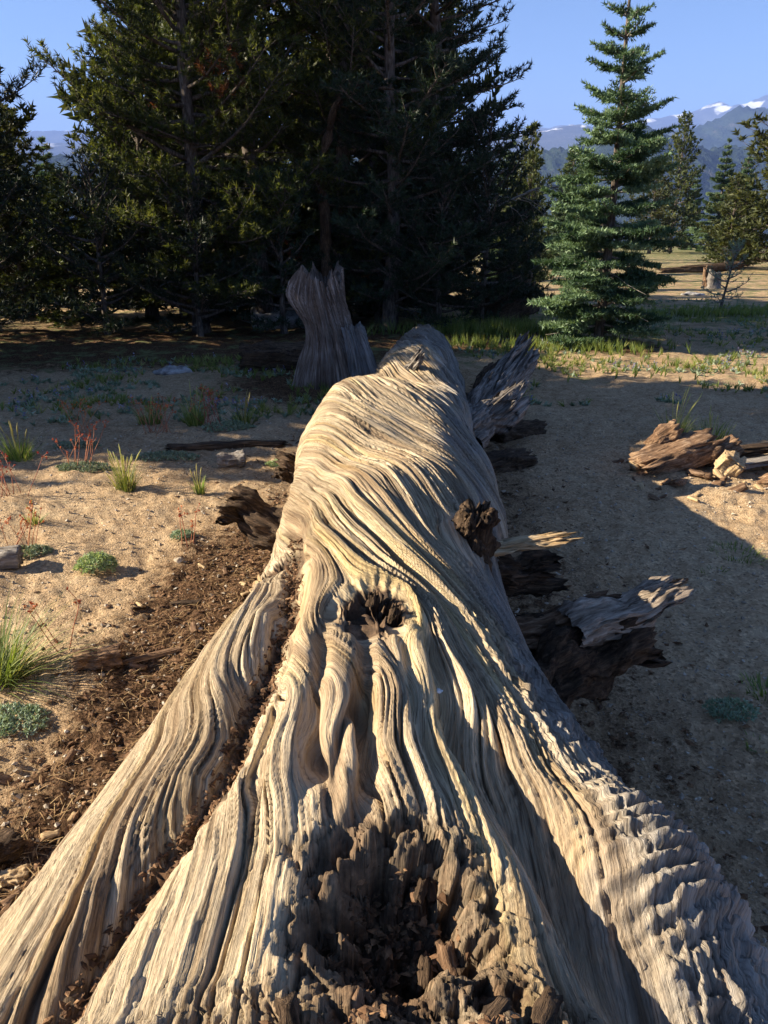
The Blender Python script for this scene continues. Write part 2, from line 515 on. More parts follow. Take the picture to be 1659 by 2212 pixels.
ridge('mountain_range', 10000, [(-0.8, 0.05), (-0.5, 0.058), (-0.2, 0.055), (0.05, 0.052), (0.13, 0.056), (0.17, 0.060), (0.21, 0.064), (0.25, 0.060),
      (0.29, 0.068), (0.325, 0.072), (0.345, 0.080), (0.355, 0.084), (0.37, 0.079), (0.39, 0.082), (0.405, 0.090), (0.42, 0.0895), (0.44, 0.085), (0.46, 0.087), (0.49, 0.084), (0.6, 0.08), (0.9, 0.07)],
      3000, M['peak'], 3.1, 170, -300, (380, 640), 0.62, nx=420, ny=48)
ridge('mountain_shoulder', 6500, [(-0.9, 0.035), (-0.4, 0.044), (0.0, 0.046), (0.10, 0.053), (0.15, 0.053), (0.19, 0.059), (0.215, 0.0625), (0.24, 0.058), (0.28, 0.052), (0.32, 0.058), (0.36, 0.05), (0.45, 0.045), (0.9, 0.03)],
      2200, M['peak'], 8.3, 110, -300, (160, 330), 0.75, nx=300, ny=44)
ridge('forested_mountain', 4200, [(-0.9, 0.0), (0.1, 0.015), (0.24, 0.035), (0.29, 0.052), (0.33, 0.056), (0.36, 0.066), (0.385, 0.0775), (0.41, 0.0765), (0.45, 0.077), (0.475, 0.072), (0.5, 0.06), (0.6, 0.055), (0.9, 0.03)],
      1500, M['mount'], 5.7, 90, -300, None, 0, 14, nx=420, ny=56)
ridge('forested_hill', 2100, [(-0.9, 0.02), (-0.3, 0.03), (0.0, 0.03), (0.12, 0.031), (0.16, 0.034), (0.20, 0.036), (0.235, 0.045), (0.265, 0.060), (0.285, 0.056), (0.33, 0.041), (0.365, 0.035), (0.40, 0.039), (0.43, 0.037), (0.47, 0.027), (0.55, 0.02), (0.9, 0.01)],
      900, M['mount'], 9.2, 45, -300, None, 0, 11, nx=520, ny=66)


# ------------------------------------------------------------------ the fallen log
def interp(y, xs, ys):
    """smooth (monotone-free Catmull-like) interpolation by cosine-blended linear pieces"""
    xs = np.asarray(xs, float); ys = np.asarray(ys, float)
    fine = np.linspace(xs[0], xs[-1], 600)
    v = np.interp(fine, xs, ys)
    k = np.hanning(19); k /= k.sum()
    vp = np.concatenate([np.full(9, v[0]), v, np.full(9, v[-1])])
    return np.interp(y, fine, np.convolve(vp, k, 'valid'))


PHI_K, D_K = R(87), 1.46           # the big knot on the crest


def make_log_mat():
    m, nt, N, L, P = mat_new('weathered_log_wood')
    ga = attr_n(N, 'grain'); da = attr_n(N, 'along'); rot = attr_n(N, 'rot'); gy = attr_n(N, 'grey'); gr = attr_n(N, 'groove')
    cx = N.new('ShaderNodeCombineXYZ'); L.new(ga.outputs['Fac'], cx.inputs[0]); L.new(da.outputs['Fac'], cx.inputs[1])
    def gn(sx, sy, det, ro=0.6):
        mp = N.new('ShaderNodeMapping'); mp.inputs['Scale'].default_value = (sx, sy, 1); L.new(cx.outputs[0], mp.inputs[0])
        n = noise_n(N, 1.0, det, ro); L.new(mp.outputs[0], n.inputs['Vector']); return n.outputs[0]
    fib = gn(230, 4.0, 5, 0.7)
    hair = gn(620, 9.0, 3, 0.7)
    fib2 = gn(45, 2.0, 4)
    streak = gn(9, 0.9, 3)
    tc = N.new('ShaderNodeTexCoord')
    blot = noise_n(N, 7.0, 5, 0.65); L.new(tc.outputs['Object'], blot.inputs[0])
    speck = noise_n(N, 160.0, 3, 0.6); L.new(tc.outputs['Object'], speck.inputs[0])
    tan = ramp(N, [(0.30, (0.25, 0.18, 0.11)), (0.42, (0.44, 0.34, 0.22)), (0.54, (0.58, 0.475, 0.325)), (0.72, (0.68, 0.59, 0.45))])
    f = math_n(N, L, 'ADD', math_n(N, L, 'ADD', math_n(N, L, 'MULTIPLY', fib, 0.4), math_n(N, L, 'MULTIPLY', hair, 0.2)), math_n(N, L, 'ADD', math_n(N, L, 'MULTIPLY', fib2, 0.2), math_n(N, L, 'MULTIPLY', blot.outputs[0], 0.2)))
    L.new(f, tan.inputs[0])
    yl = ramp(N, [(0.52, (0, 0, 0)), (0.70, (0.75, 0.75, 0.75))]); L.new(streak, yl.inputs[0])
    c = mix_n(N, L, yl.outputs[0], tan.outputs[0], mix_n(N, L, 1.0, tan.outputs[0], (1.06, 0.97, 0.62), 'MULTIPLY'))
    grey = ramp(N, [(0.28, (0.12, 0.105, 0.09)), (0.45, (0.26, 0.235, 0.205)), (0.62, (0.40, 0.37, 0.33)), (0.75, (0.52, 0.49, 0.45))]); L.new(f, grey.inputs[0])
    gf = math_n(N, L, 'ADD', gy.outputs['Fac'], math_n(N, L, 'MULTIPLY_ADD', blot.outputs[0], 1.4, -0.7))
    gr2 = ramp(N, [(0.2, (0, 0, 0)), (0.8, (1, 1, 1))]); L.new(gf, gr2.inputs[0])
    c = mix_n(N, L, gr2.outputs[0], c, grey.outputs[0])
    # dark weathered lines between the fibres, at two widths, and fine cross checks
    l1 = ramp(N, [(0.36, (0.34, 0.30, 0.27)), (0.47, (1, 1, 1))]); L.new(fib, l1.inputs[0])
    l2 = ramp(N, [(0.36, (0.42, 0.38, 0.34)), (0.47, (1, 1, 1))]); L.new(hair, l2.inputs[0])
    l3 = ramp(N, [(0.33, (0.45, 0.40, 0.36)), (0.50, (1, 1, 1)), (0.72, (1.12, 1.10, 1.05))]); L.new(fib2, l3.inputs[0])
    c = mix_n(N, L, 0.6, c, l1.outputs[0], 'MULTIPLY')
    c = mix_n(N, L, 0.55, c, l2.outputs[0], 'MULTIPLY')
    c = mix_n(N, L, 0.7, c, l3.outputs[0], 'MULTIPLY')
    st2 = gn(5, 0.6, 3)
    l4 = ramp(N, [(0.36, (0.62, 0.54, 0.47)), (0.52, (1, 1, 1)), (0.68, (1.12, 1.09, 1.02))]); L.new(st2, l4.inputs[0])
    c = mix_n(N, L, 0.8, c, l4.outputs[0], 'MULTIPLY')
    rust = gn(3.3, 1.3, 4)
    l5 = ramp(N, [(0.60, (1, 1, 1)), (0.74, (0.80, 0.56, 0.36))]); L.new(rust, l5.inputs[0])
    c = mix_n(N, L, 0.7, c, l5.outputs[0], 'MULTIPLY')
    # brown dust and crumbs lodged in the cracks
    dirt = ramp(N, [(0.3, (0.07, 0.042, 0.024)), (0.7, (0.17, 0.105, 0.062))]); L.new(speck.outputs[0], dirt.inputs[0])
    c = mix_n(N, L, gr.outputs['Fac'], c, dirt.outputs[0])
    rc = ramp(N, [(0.3, (0.022, 0.014, 0.009)), (0.5, (0.085, 0.052, 0.03)), (0.68, (0.22, 0.14, 0.08)), (0.8, (0.36, 0.27, 0.18))])
    rn = noise_n(N, 38.0, 5, 0.7); L.new(tc.outputs['Object'], rn.inputs[0]); L.new(rn.outputs[0], rc.inputs[0])
    c = mix_n(N, L, rot.outputs['Fac'], c, rc.outputs[0])
    L.new(c, P.inputs['Base Color'])
    P.inputs['Roughness'].default_value = 0.8
    P.inputs['Specular IOR Level'].default_value = 0.25
    b1 = bump_n(N, L, fib, 0.9, 0.009, None)
    b1 = bump_n(N, L, hair, 0.8, 0.004, None, b1)
    b2 = bump_n(N, L, fib2, 0.5, 0.008, None, b1)
    bump_n(N, L, speck.outputs[0], 0.25, 0.004, P, b2)
    return m


def log_sections(d):
    ztop = interp(d, [0, .3, .6, 1, 1.5, 2.2, 3, 3.6, 4.2, 5, 6, 7.5, 9.2], [.60, .62, .70, .77, .835, .84, .82, .80, .66, .61, .54, .37, .16])
    zc = interp(d, [0, .9, 1.4, 1.7, 2, 2.6, 3, 4, 5, 6, 7.5, 9.2], [.0, .02, .07, .15, .27, .38, .39, .36, .25, .19, .06, -.10])
    xl = interp(d, [0, .4, .8, 1.1, 1.36, 1.48, 1.6, 1.71, 1.98, 2.4, 3.04, 3.5, 4.2, 5, 6, 7.5, 9.2], [-1.2, -1.12, -.99, -.87, -.76, -.71, -.63, -.55, -.45, -.38, -.34, -.32, -.27, -.16, -.05, .06, .18])
    xr = interp(d, [0, .5, .85, 1.1, 1.4, 1.65, 1.9, 2.4, 3, 3.5, 4.6, 5.4, 6.5, 7.5, 9.2], [1.05, .98, .86, .72, .56, .45, .41, .42, .42, .43, .48, .55, .60, .64, .66])
    return ztop, zc, xl, xr


def log_twist(D):
    return np.interp(D, *_twist_table())


def _twist_table():
    dd = np.linspace(0, 10, 2001)
    rate = interp(dd, [0, 1.0, 1.35, 1.8, 2.6, 3.6, 5, 10], [0.0, 0.02, 0.22, 0.85, 1.4, 1.3, 0.8, 0.4])
    tau = np.concatenate([[0], np.cumsum((rate[1:] + rate[:-1]) / 2 * np.diff(dd))])
    return dd, tau


def log_grain(PH, D):
    """stream function whose level lines are the wood fibres"""
    dd, tau = _twist_table()
    T = np.interp(D, dd, tau)
    G = PH - T
    G = G + 0.055 * perlin(PH * 1.6, D * 2.2, 3.3) * sstep(0.9, 1.6, D) + 0.010 * perlin(PH * 3.0, D * 5.5, 6.1) * sstep(0.5, 1.1, D) + 0.0025 * perlin(PH * 9.0, D * 16, 2.1)
    # wavy fibres between the knot and the roots
    G = G + 0.018 * np.sin(D * 19 + 2.2 * PH) * gauss(D - 1.22, 0.20) * gauss(PH - R(98), 0.5)
    for pk, dk, a, ry in ((PHI_K, D_K, 0.062, 1.5), (R(131), 2.05, 0.045, 1.3), (R(58), 1.93, 0.075, 1.3), (R(150), 3.75, 0.09, 1.4), (R(60), 5.05, 0.07, 1.5), (R(20), 2.1, 0.12, 1.3)):
        X = 0.5 * (PH - pk); Yv = (D - dk) / ry
        r2 = X * X + Yv * Yv + 1e-6
        Gk = pk - np.interp(dk, dd, tau)
        fac = np.where(r2 > a * a, 1 - a * a / r2, 0.0)
        infl = sstep(7 * a, 2.5 * a, np.sqrt(r2))
        G = Gk + (G - Gk) * (1 - infl * (1 - fac))
    return G


def build_log():
    ND, NP = 460, 1000
    u = np.linspace(math.atan(0.15 / 0.95), math.atan(9.0 / 0.95), ND)
    d = 0.95 * np.tan(u)
    # columns: close together over the crest near the roots, even further on, and turning with the fibres
    pk = np.arange(-90, 270.01, 0.25)
    dens = 1.0 + 3.2 * gauss(pk - 92, 22) + 1.6 * gauss(pk - 140, 22) + 1.8 * gauss(pk - 45, 26)
    dens = np.where((pk < -15) | (pk > 195), 0.75, dens)
    cum = np.concatenate([[0], np.cumsum((dens[1:] + dens[:-1]) / 2)]); cum /= cum[-1]
    g01 = np.arange(NP) / NP
    warp = np.radians(np.interp(g01, cum, pk)); even = np.radians(-90 + 360 * g01)
    D = np.repeat(d[:, None], NP, 1)
    wb = sstep(1.2, 3.6, D)
    PH = warp[None] * (1 - wb) + even[None] * wb + log_twist(D)
    PH = np.mod(PH + math.pi / 2, 2 * math.pi) - math.pi / 2
    ztop, zc, xl, xr = [a[:, None] for a in log_sections(d)]
    c, s = np.cos(PH), np.sin(PH)
    cxm = log_cx(D)
    hw = np.where(c >= 0, xr - cxm, cxm - xl)
    mflare = np.where(c < 0, interp(d, [0, .8, 1.2, 1.9, 2.5, 9.2], [1.7, 1.8, 2.0, 1.9, 1.0, 0.95])[:, None], interp(d, [0, .8, 1.2, 1.7, 2.3, 9.2], [1.35, 1.35, 1.2, 1.02, 0.95, 0.95])[:, None])
    X = cxm + hw * np.sign(c) * np.abs(c) ** 0.92
    bv = ztop - zc
    Z = zc + bv * np.sign(s) * np.abs(s) ** np.where(s > 0, mflare, 1.0)
    Y = D + 0 * PH
    # ---- large lobes, pushed along the section normal (approx. radial)
    nx, nz = c.copy(), s.copy()
    L0 = np.zeros_like(X)
    deg = np.degrees(PH)
    w = perlin(D * 1.3, 0.3, 0.2)
    # left root / body valley, running from the side socket to the lower left
    vpos = np.interp(D, [0.1, .6, .84, 1.08, 1.5, 1.75, 2.05, 2.3], [120, 113, 108, 103, 101.5, 108, 123, 131])
    vmask = sstep(2.35, 1.9, D)
    vw = np.interp(D, [0.8, 1.5, 2.1], [2.0, 2.2, 4.5])
    L0 -= 0.080 * gauss(deg - vpos, vw) * vmask
    L0 += 0.020 * gauss(deg - (vpos + 12), 7) * vmask
    # second root furrow on the far left
    L0 -= 0.05 * gauss(deg - np.interp(D, [0.1, 1.2, 1.7], [158, 153, 150]), 4) * sstep(1.6, 1.15, D)
    L0 += 0.03 * gauss(deg - 166, 5) * sstep(1.5, 1.0, D)
    # deep furrows down the crest below the knot
    for p0, p1, dep, wd in ((98.2, 99, .022, .5), (94.0, 93.0, .034, .7), (89.0, 87.6, .050, .75), (83.2, 81, .026, .6), (79, 75.5, .040, .9)):
        pos = np.interp(D, [0.85, 1.4], [p1, p0]) + 0.7 * perlin(D * 5, p0 * 0.37, 1.0)
        L0 -= dep * gauss(deg - pos, wd) * sstep(0.90, 1.1, D) * sstep(1.55, 1.25, D + 0.1 * perlin(p0 * 0.9, 0.0, 4.0)) * (0.75 + 0.5 * perlin(D * 6, p0 * 1.0, 8.0))
    # valley between the middle and the right root
    L0 -= 0.075 * gauss(deg - np.interp(D, [0.1, .7, 1.0, 1.25], [66, 68, 73, 78]), 2.4) * sstep(1.35, 1.0, D)
    L0 += 0.035 * gauss(deg - np.interp(D, [0.1, .7, 1.0], [54, 58, 63]), 6) * sstep(1.4, 1.0, D)
    L0 -= 0.05 * gauss(deg - np.interp(D, [0.1, 1.2], [30, 36]), 4) * sstep(1.2, 0.8, D)
    # hump on the left at 3.6 m, hollow behind it, hump at 5 m
    L0 += 0.080 * gauss(deg - 128, 28) * gauss(D - 3.5, 0.38)
    L0 += 0.020 * gauss(deg - 150, 24) * gauss(D - 2.75, 0.35)
    L0 -= 0.11 * gauss(deg - 120, 32) * gauss(D - 4.25, 0.24)
    L0 += 0.050 * gauss(deg - 80, 40) * gauss(D - 5.0, 0.35)
    L0 += 0.05 * fbm(D * 1.1, PH * 0.9, 0.7, 2) * sstep(1.5, 2.5, D)
    X = X + nx * L0 * 0.9; Z = Z + nz * L0

    # ---- true normals of the smooth body
    def normals(X, Y, Z):
        P = np.stack([X, Y, Z], -1)
        a = np.gradient(P, axis=0); b = np.roll(P, -1, 1) - np.roll(P, 1, 1)
        n = np.cross(b, a); n /= np.linalg.norm(n, axis=2)[..., None] + 1e-12
        return n
    n = normals(X, Y, Z)
    if n[np.arange(ND), np.argmax(Z, 1), 2].mean() < 0: n = -n
    # ---- fibres
    G = log_grain(PH, D)
    tw = 0.5 * perlin(G * 5, D * 0.5, 7.7)
    G = G + 0.060 * perlin(G * 3.1, D * 0.15, 61.0) + 0.030 * perlin(G * 9.3, D * 0.3, 67.0)
    dph = np.maximum(np.abs(np.roll(G, -1, 1) - np.roll(G, 1, 1)) * 0.5, np.abs(np.gradient(G, axis=0)) * 0.9) + 1e-5
    def ridged(freq, along, z, pw):
        v = perlin(G * freq + tw, D * along, z)
        return 0.55 + (np.abs(v) ** pw - 0.55) * sstep(1.8, 3.4, 1.0 / (freq * dph))
    hw_n = np.clip(np.hypot(hw, bv) / 0.62, 0.5, 1.9)            # wider section, wider ribs
    wn_ = sstep(1.45, 0.95, D)
    def two(fa, along, z, pw, k=2.4):
        return ridged(fa, along, z, pw) * (1 - wn_) + ridged(fa * k, along * 1.3, z + 20.5, pw) * wn_
    big = two(9.0, 0.40, 1.1, 0.26, 1.75) - 0.7
    mid = two(24.0, 0.7, 2.3, 0.35) - 0.6
    fin = two(62.0, 1.4, 3.9, 0.5) - 0.45
    vfi = two(135.0, 4.0, 5.5, 0.7) - 0.35
    crack = 0
    for fq, al, zz, wd, th in ((13, 0.6, 9.9, 0.034, -0.25), (25, 0.9, 14.2, 0.05, 0.0)):
        fq2 = fq
        cv = perlin(G * fq2 + tw, D * al, zz)
        crack = crack + np.exp(-(cv / wd) ** 2) * sstep(th, th + 0.25, perlin(G * fq * 0.3, D * 1.1, zz + 4.4)) * (13.0 / fq) ** 0.5 * sstep(2.0, 4.0, 1.0 / (fq * dph))
    crack = np.clip(crack, 0, 1.2)
    near = sstep(1.75, 1.25, D)
    rootsL = sstep(108, 120, deg) * sstep(1.9, 1.4, D)
    va1 = 0.15 + 1.45 * sstep(-0.35, 0.45, perlin(G * 5.0, D * 2.2, 51.0))
    va2 = 0.2 + 1.5 * sstep(-0.35, 0.45, perlin(G * 8.0, D * 3.0, 57.0))
    mid = mid * va1; fin = fin * va2
    H = big * (0.023 + 0.008 * near) * (1 - 0.45 * rootsL) + mid * (0.0082 - 0.001 * sstep(3, 4.5, D)) + fin * 0.0062 * sstep(5.5, 3.4, D) + vfi * 0.0028 * sstep(3.4, 2.2, D) - crack * 0.030
    # flaking layers with sharp edges
    def terrace(fq, al, z, steps):
        tv = (perlin(G * fq + tw, D * al, z) + 0.35 * perlin(G * fq * 2.7, D * al * 4, z + 3)) * steps
        fl = np.floor(tv)
        return (fl + sstep(0.82, 1.0, tv - fl)) * sstep(2.0, 4.0, 1.0 / (fq * 2.0 * dph))
    H = H + 0.0042 * (terrace(15, 0.8, 31.0, 3.0) * (1 - wn_) + terrace(36, 1.1, 37.0, 3.0) * wn_)
    # smooth worn patch on top-left of the middle stretch
    worn = sstep(95, 118, deg) * sstep(2.0, 2.6, D) * sstep(4.6, 3.8, D)
    H = H * (1 - 0.55 * worn)
    # ---- blocky weathered face on the right root
    rough = sstep(74, 60, deg + 7 * perlin(D * 3, PH * 2, 8.8)) * sstep(1.75, 1.35, D + 0.12 * perlin(PH * 5, D * 4, 1.9)) * sstep(8, 32, deg)
    f1, e1, cid = worley(G * 36 + 1.2 * perlin(G * 11, D * 9, 2.0), D * 24 + 2.2 * perlin(G * 14, D * 11, 5.0), 11)
    blocks = -0.014 * np.exp(-(e1 / 0.08) ** 2) + 0.020 * (cid - 0.5) * sstep(-0.2, 0.2, perlin(G * 7, D * 5, 6.6))
    f2, e2, cid2 = worley(G * 110 + perlin(G * 30, D * 30), D * 60, 31)
    blocks = blocks - 0.005 * np.exp(-(e2 / 0.12) ** 2) + 0.005 * (cid2 - .5) + 0.014 * fbm(G * 16, D * 18, 3.0, 5, 0.6)
    rough = rough * (0.55 + 0.45 * sstep(-0.25, 0.15, perlin(PH * 4.5, D * 4.0, 12.0)))
    H = H * (1 - 0.30 * rough) + rough * blocks
    # burl with rippled scales
    bx = X - 0.41; by = D - 0.93
    burl = np.exp(-np.clip((bx / 0.115) ** 2 + (by / 0.13) ** 2 + 0.45 * perlin(X * 12, D * 12, 3.0), 0, None) ** 1.3) * sstep(10, 40, deg)
    rp = np.sin(2 * math.pi * (D * 0.85 - X * 0.35) / 0.024 + 5.0 * fbm(X * 9, D * 9, 4, 3))
    f3, e3, cid3 = worley(X * 45, D * 45, 3)
    H = H * (1 - 0.75 * burl) + burl * (0.060 + 0.0105 * rp * (0.6 + 0.8 * cid3) - 0.006 * np.exp(-(e3 / 0.13) ** 2))
    # ---- cavity at the root crown
    xc = X - 0.01 - 0.05 * perlin(D * 7, 1.0, 2.0); yc = D - 0.80
    q = (xc / (0.105 + 0.05 * perlin(D * 9, X * 8, 4.2))) ** 2 + (yc / (0.115 + 0.04 * perlin(X * 9, 3.0, 1.2))) ** 2
    f4, e4, cid4 = worley(X * 34 + 0.7 * perlin(X * 22, D * 22), D * 34 + 0.7 * perlin(X * 22, D * 22, 5.0), 8)
    f5, e5, cid5 = worley(X * 85 + perlin(X * 50, D * 50), D * 85, 18)
    q = q + 0.35 * perlin(X * 22, D * 22, 3.0) + 0.5 * (cid4 - 0.5)
    cav = sstep(1.5, 0.15, q) * sstep(0, 40, deg) * sstep(180, 140, deg)
    rim = gauss(np.sqrt(np.clip(q, 0, None)) - 1.2, 0.22) * sstep(40, 60, deg) * sstep(140, 125, deg)
    lump = 0.022 * fbm(X * 15, D * 15, 6.0, 4, 0.5) + 0.020 * (cid4 - 0.4) - 0.010 * np.exp(-(e4 / .09) ** 2) + 0.010 * (cid5 - 0.4) - 0.004 * np.exp(-(e5 / .12) ** 2)
    H = H * (1 - 0.85 * np.clip(cav + rim, 0, 1)) + cav * (-0.115 + 1.35 * lump + 0.012 * fbm(X * 60, D * 60, 3.3, 3)) + rim * (-0.012 + 0.9 * lump)
    # crumbly front edge under the cavity
    front = sstep(0.74, 0.64, D + 0.05 * perlin(X * 8, 0.0, 3.0)) * gauss(xc, 0.26) * sstep(20, 40, deg) * sstep(160, 140, deg)
    H = H * (1 - 0.7 * front) + front * (0.015 + 1.25 * lump)
    # ---- the knot on the crest and the socket on the left
    rotm = np.clip(cav * 1.0 + 0.75 * rim + 0.75 * front, 0, 1)
    for pk, dk, a, dep in ((PHI_K, D_K, 0.046, 0.045), (R(130), 2.03, 0.042, 0.045)):
        xx = 0.5 * (PH - pk); yy = (D - dk) / 1.55
        ang = np.arctan2(yy, xx)
        rr = np.hypot(xx, yy) / (a * (1 + 0.40 * perlin(np.cos(ang) * 1.6, np.sin(ang) * 1.6, dk) + 0.25 * perlin(np.cos(ang) * 6, np.sin(ang) * 6, dk)))
        hole = sstep(1.05, 0.65, rr)
        lip = gauss(rr - 1.25, 0.28)
        bits = 0.03 * fbm(X * 40, D * 40, 2.0, 3) + 0.028 * perlin(X * 75, D * 25, 9.0)
        conc = np.abs(perlin(rr * 7.0, ang * 0.5, dk * 3)) ** 0.5 - 0.5
        f6, e6, cid6 = worley(X * 55, D * 55, 21)
        H = H * (1 - hole) + hole * (-dep + bits + 0.035 * (cid6 - 0.5)) + (0.006 * conc * sstep(2.1, 1.3, rr) - 0.012 * gauss(rr - 1.1, 0.22)) * (1 - hole)
        rotm = np.maximum(rotm, sstep(1.30, 1.0, rr + 0.3 * perlin(X * 60, D * 60, 2.0)))
    # debris caught in the long valley
    val = gauss(deg - vpos, vw * 0.75) * vmask
    H = H * (1 - 0.8 * val) + val * (0.016 * fbm(X * 30, D * 30, 7.7, 4) + 0.01)
    rotm = np.maximum(rotm, 0.85 * sstep(0.35, 0.75, val + 0.25 * perlin(X * 16, D * 16, 1.0)))
    # brown decayed break on the far hump
    rotm = np.maximum(rotm, 0.45 * gauss(deg - 112, 14) * gauss(D - 4.45, 0.22) * (1 + perlin(G * 9, D * 5)))
    P = np.stack([X, Y, Z], -1) + n * H[..., None]
    P[..., 1] = np.where(D < 0.3, P[..., 1] + 0.10 * perlin(PH * 3, D * 4, 1.0) * (0.3 - D) / 0.3, P[..., 1])
    groove = np.clip(0.75 * sstep(-0.32, -0.56, big) + 0.6 * sstep(-0.26, -0.46, mid) + crack * 0.7 + 0.30 * sstep(-0.15, -0.40, fin), 0, 0.9) * (1 - 0.7 * burl)
    grey = 0.85 * sstep(85, 45, deg + 10 * perlin(D * 1.5, PH * 2)) * (1 - 0.25 * sstep(1.6, 2.4, D)) + 0.12 * sstep(3, 5, D) - 0.5 * gauss(deg - 80, 14) * gauss(D - 2.0, 0.5)
    grey = np.maximum(grey, 0.8 * sstep(5.0, 6.0, D))
    grey = np.clip(grey + 0.3 * rough + 0.25 * burl - 0.25 * rootsL, 0, 1)
    V = P.reshape(-1, 3)
    Q = grid_quads(ND, NP, True)
    # closed ends
    c0 = P[0].mean(0) + np.array([0, 0.05, -0.1]); c1 = P[-1].mean(0)
    V = np.vstack([V, c0, c1])
    j = np.arange(NP); j2 = (j + 1) % NP
    T = np.vstack([np.stack([np.full(NP, ND * NP), j2, j], -1), np.stack([np.full(NP, ND * NP + 1), (ND - 1) * NP + j, (ND - 1) * NP + j2], -1)])
    ext = lambda a, v: np.concatenate([a.ravel(), [v, v]])
    me = new_mesh('trunk', V, Q[:, ::-1], T[:, ::-1], True, {'grain': ext(G, 0), 'along': ext(D, 0), 'rot': ext(rotm, 1), 'grey': ext(grey, 1), 'groove': ext(groove, 0)})
    global LOG_S
    LOG_S = (P.reshape(-1, 3), val.ravel(), (cav + 0.6 * front).ravel(), n.reshape(-1, 3))
    root = thing('fallen_log', 'huge weathered barkless log with twisted grain and flared roots, running away from the foreground', 'log', (0, 0, 0))
    link('trunk', me, make_log_mat(), root)
    return root


def splinter_branch(mb, base, dirv, length, r0, r1, seed, flat=1.0, ns=9, rings=30, around=72, ragged=0.25, kk=5.0):
    """one broken limb: fluted, ragged at its end"""
    rg = np.random.default_rng(seed)
    dirv = np.array(dirv, float); dirv /= np.linalg.norm(dirv)
    up = np.array([0, 0, 1.0]); a = np.cross(dirv, up); a /= np.linalg.norm(a); b = np.cross(a, dirv)
    th = np.arange(around) * 2 * math.pi / around
    t = np.linspace(0, 1, rings)
    TT, TH = np.meshgrid(t, th, indexing='ij')
    so = seed * 3.17
    ridge_ = np.abs(perlin(np.cos(TH) * kk + so, np.sin(TH) * kk, TT * 1.6 + so)) ** 0.45
    fin = np.abs(perlin(np.cos(TH) * kk * 3 + so, np.sin(TH) * kk * 3, TT * 4 + so)) ** 0.5
    flake = np.floor(3 * perlin(np.cos(TH) * 3 + so, np.sin(TH) * 3, TT * 5 + so))
    rad = (r0 + (r1 - r0) * TT) * (0.66 + 0.30 * ridge_ + 0.16 * fin + 0.018 * flake + 0.50 * fbm(np.cos(TH) * 1.3, np.sin(TH) * 1.3, TT * 3.5 + so, 4))
    endl = 1 + ragged * (0.7 * perlin(np.cos(TH) * 2.2, np.sin(TH) * 2.2, so) + 0.6 * perlin(np.cos(TH) * 7, np.sin(TH) * 7, so) + 0.5 * perlin(np.cos(TH) * 20, np.sin(TH) * 20, so))
    Lg = TT * length * endl
    wa = r0 * 0.45 * perlin(t * 2.6, so, 1.0); wb_ = r0 * 0.45 * perlin(t * 2.6, so, 7.0); wa = wa - wa[0]; wb_ = wb_ - wb_[0]
    P = np.array(base) + wa[:, None, None] * a + wb_[:, None, None] * b + Lg[..., None] * dirv + (rad * np.cos(TH))[..., None] * a + (rad * np.sin(TH) * flat)[..., None] * b
    # ragged end: two inner rings, recessed
    off = wa[-1] * a + wb_[-1] * b
    e1 = np.array(base) + off + (length * (endl[-1] * 0.94 + 0.06 * rg.normal(size=around)))[:, None] * dirv + (rad[-1] * 0.66 * np.cos(th))[:, None] * a + (rad[-1] * 0.66 * np.sin(th) * flat)[:, None] * b
    e2 = np.array(base) + off + (length * (0.86 + 0.08 * rg.normal(size=around)))[:, None] * dirv + (rad[-1] * 0.3 * np.cos(th))[:, None] * a + (rad[-1] * 0.3 * np.sin(th) * flat)[:, None] * b
    V = np.vstack([P.reshape(-1, 3), e1, e2, [np.array(base) + off + dirv * length * 0.85]])
    Q = grid_quads(rings + 2, around, True)
    c0 = (rings + 2) * around; j = np.arange(around); j2 = (j + 1) % around
    T = np.stack([np.full(around, c0), (rings + 1) * around + j, (rings + 1) * around + j2], -1)
    mb.add(V, Q, T, 0.5)


def local_part(name, mb, mat, parent, origin, axis):
    """build the collected mesh with local Z along the fibre, so that the wood grain follows the limb"""
    V = np.vstack(mb.v) - np.array(origin)
    q = Vector(axis).to_track_quat('Z', 'Y')
    Rm = np.array(q.to_matrix())
    V = V @ Rm
    me = new_mesh(name, V, np.vstack(mb.q) if mb.q else None, np.vstack(mb.t) if mb.t else None, True)
    o = link(name, me, mat, parent)
    o.location = origin
    o.rotation_euler = q.to_euler()
    return o


log = build_log()


def limb(base, tip, r0, r1, seed, mat, name='branch_stub', label=None, **kw):
    mb = MB()
    base = np.array(base, float); tip = np.array(tip, float)
    dv = tip - base
    splinter_branch(mb, base, dv, np.linalg.norm(dv), r0, r1, seed, **kw)
    o = local_part(name, mb, mat, log, tuple(base), tuple(dv))
    if label: o['label'] = label
    return o


limb((-0.28, 2.98, 0.26), (-0.63, 3.06, 0.40), 0.085, 0.075, 3, M['rotten'], label='dark broken branch stub on the left flank', kk=6, ragged=0.10)
limb((0.235, 1.99, 0.67), (0.25, 1.96, 0.83), 0.055, 0.046, 5, M['rotten'], label='dark upright broken knot stub on the right of the crest', ragged=0.16)
limb((0.20, 2.10, 0.64), (0.50, 2.12, 0.675), 0.036, 0.030, 8, M['palewood'], label='short pale broken branch on the right flank', flat=0.55, ragged=0.3)
limb((0.24, 2.14, 0.54), (0.49, 2.16, 0.53), 0.075, 0.060, 9, M['rotten'], flat=0.9)
limb((0.30, 1.93, 0.28), (0.74, 2.10, 0.41), 0.19, 0.105, 12, M['rotten'], label='large splintered branch reaching out to the right', flat=0.85, ragged=0.20, kk=5.0)
limb((0.34, 2.02, 0.42), (0.66, 2.12, 0.47), 0.065, 0.05, 14, M['rot_brown'], label='orange brown splinter on top of the large branch', flat=0.6, ragged=0.25)
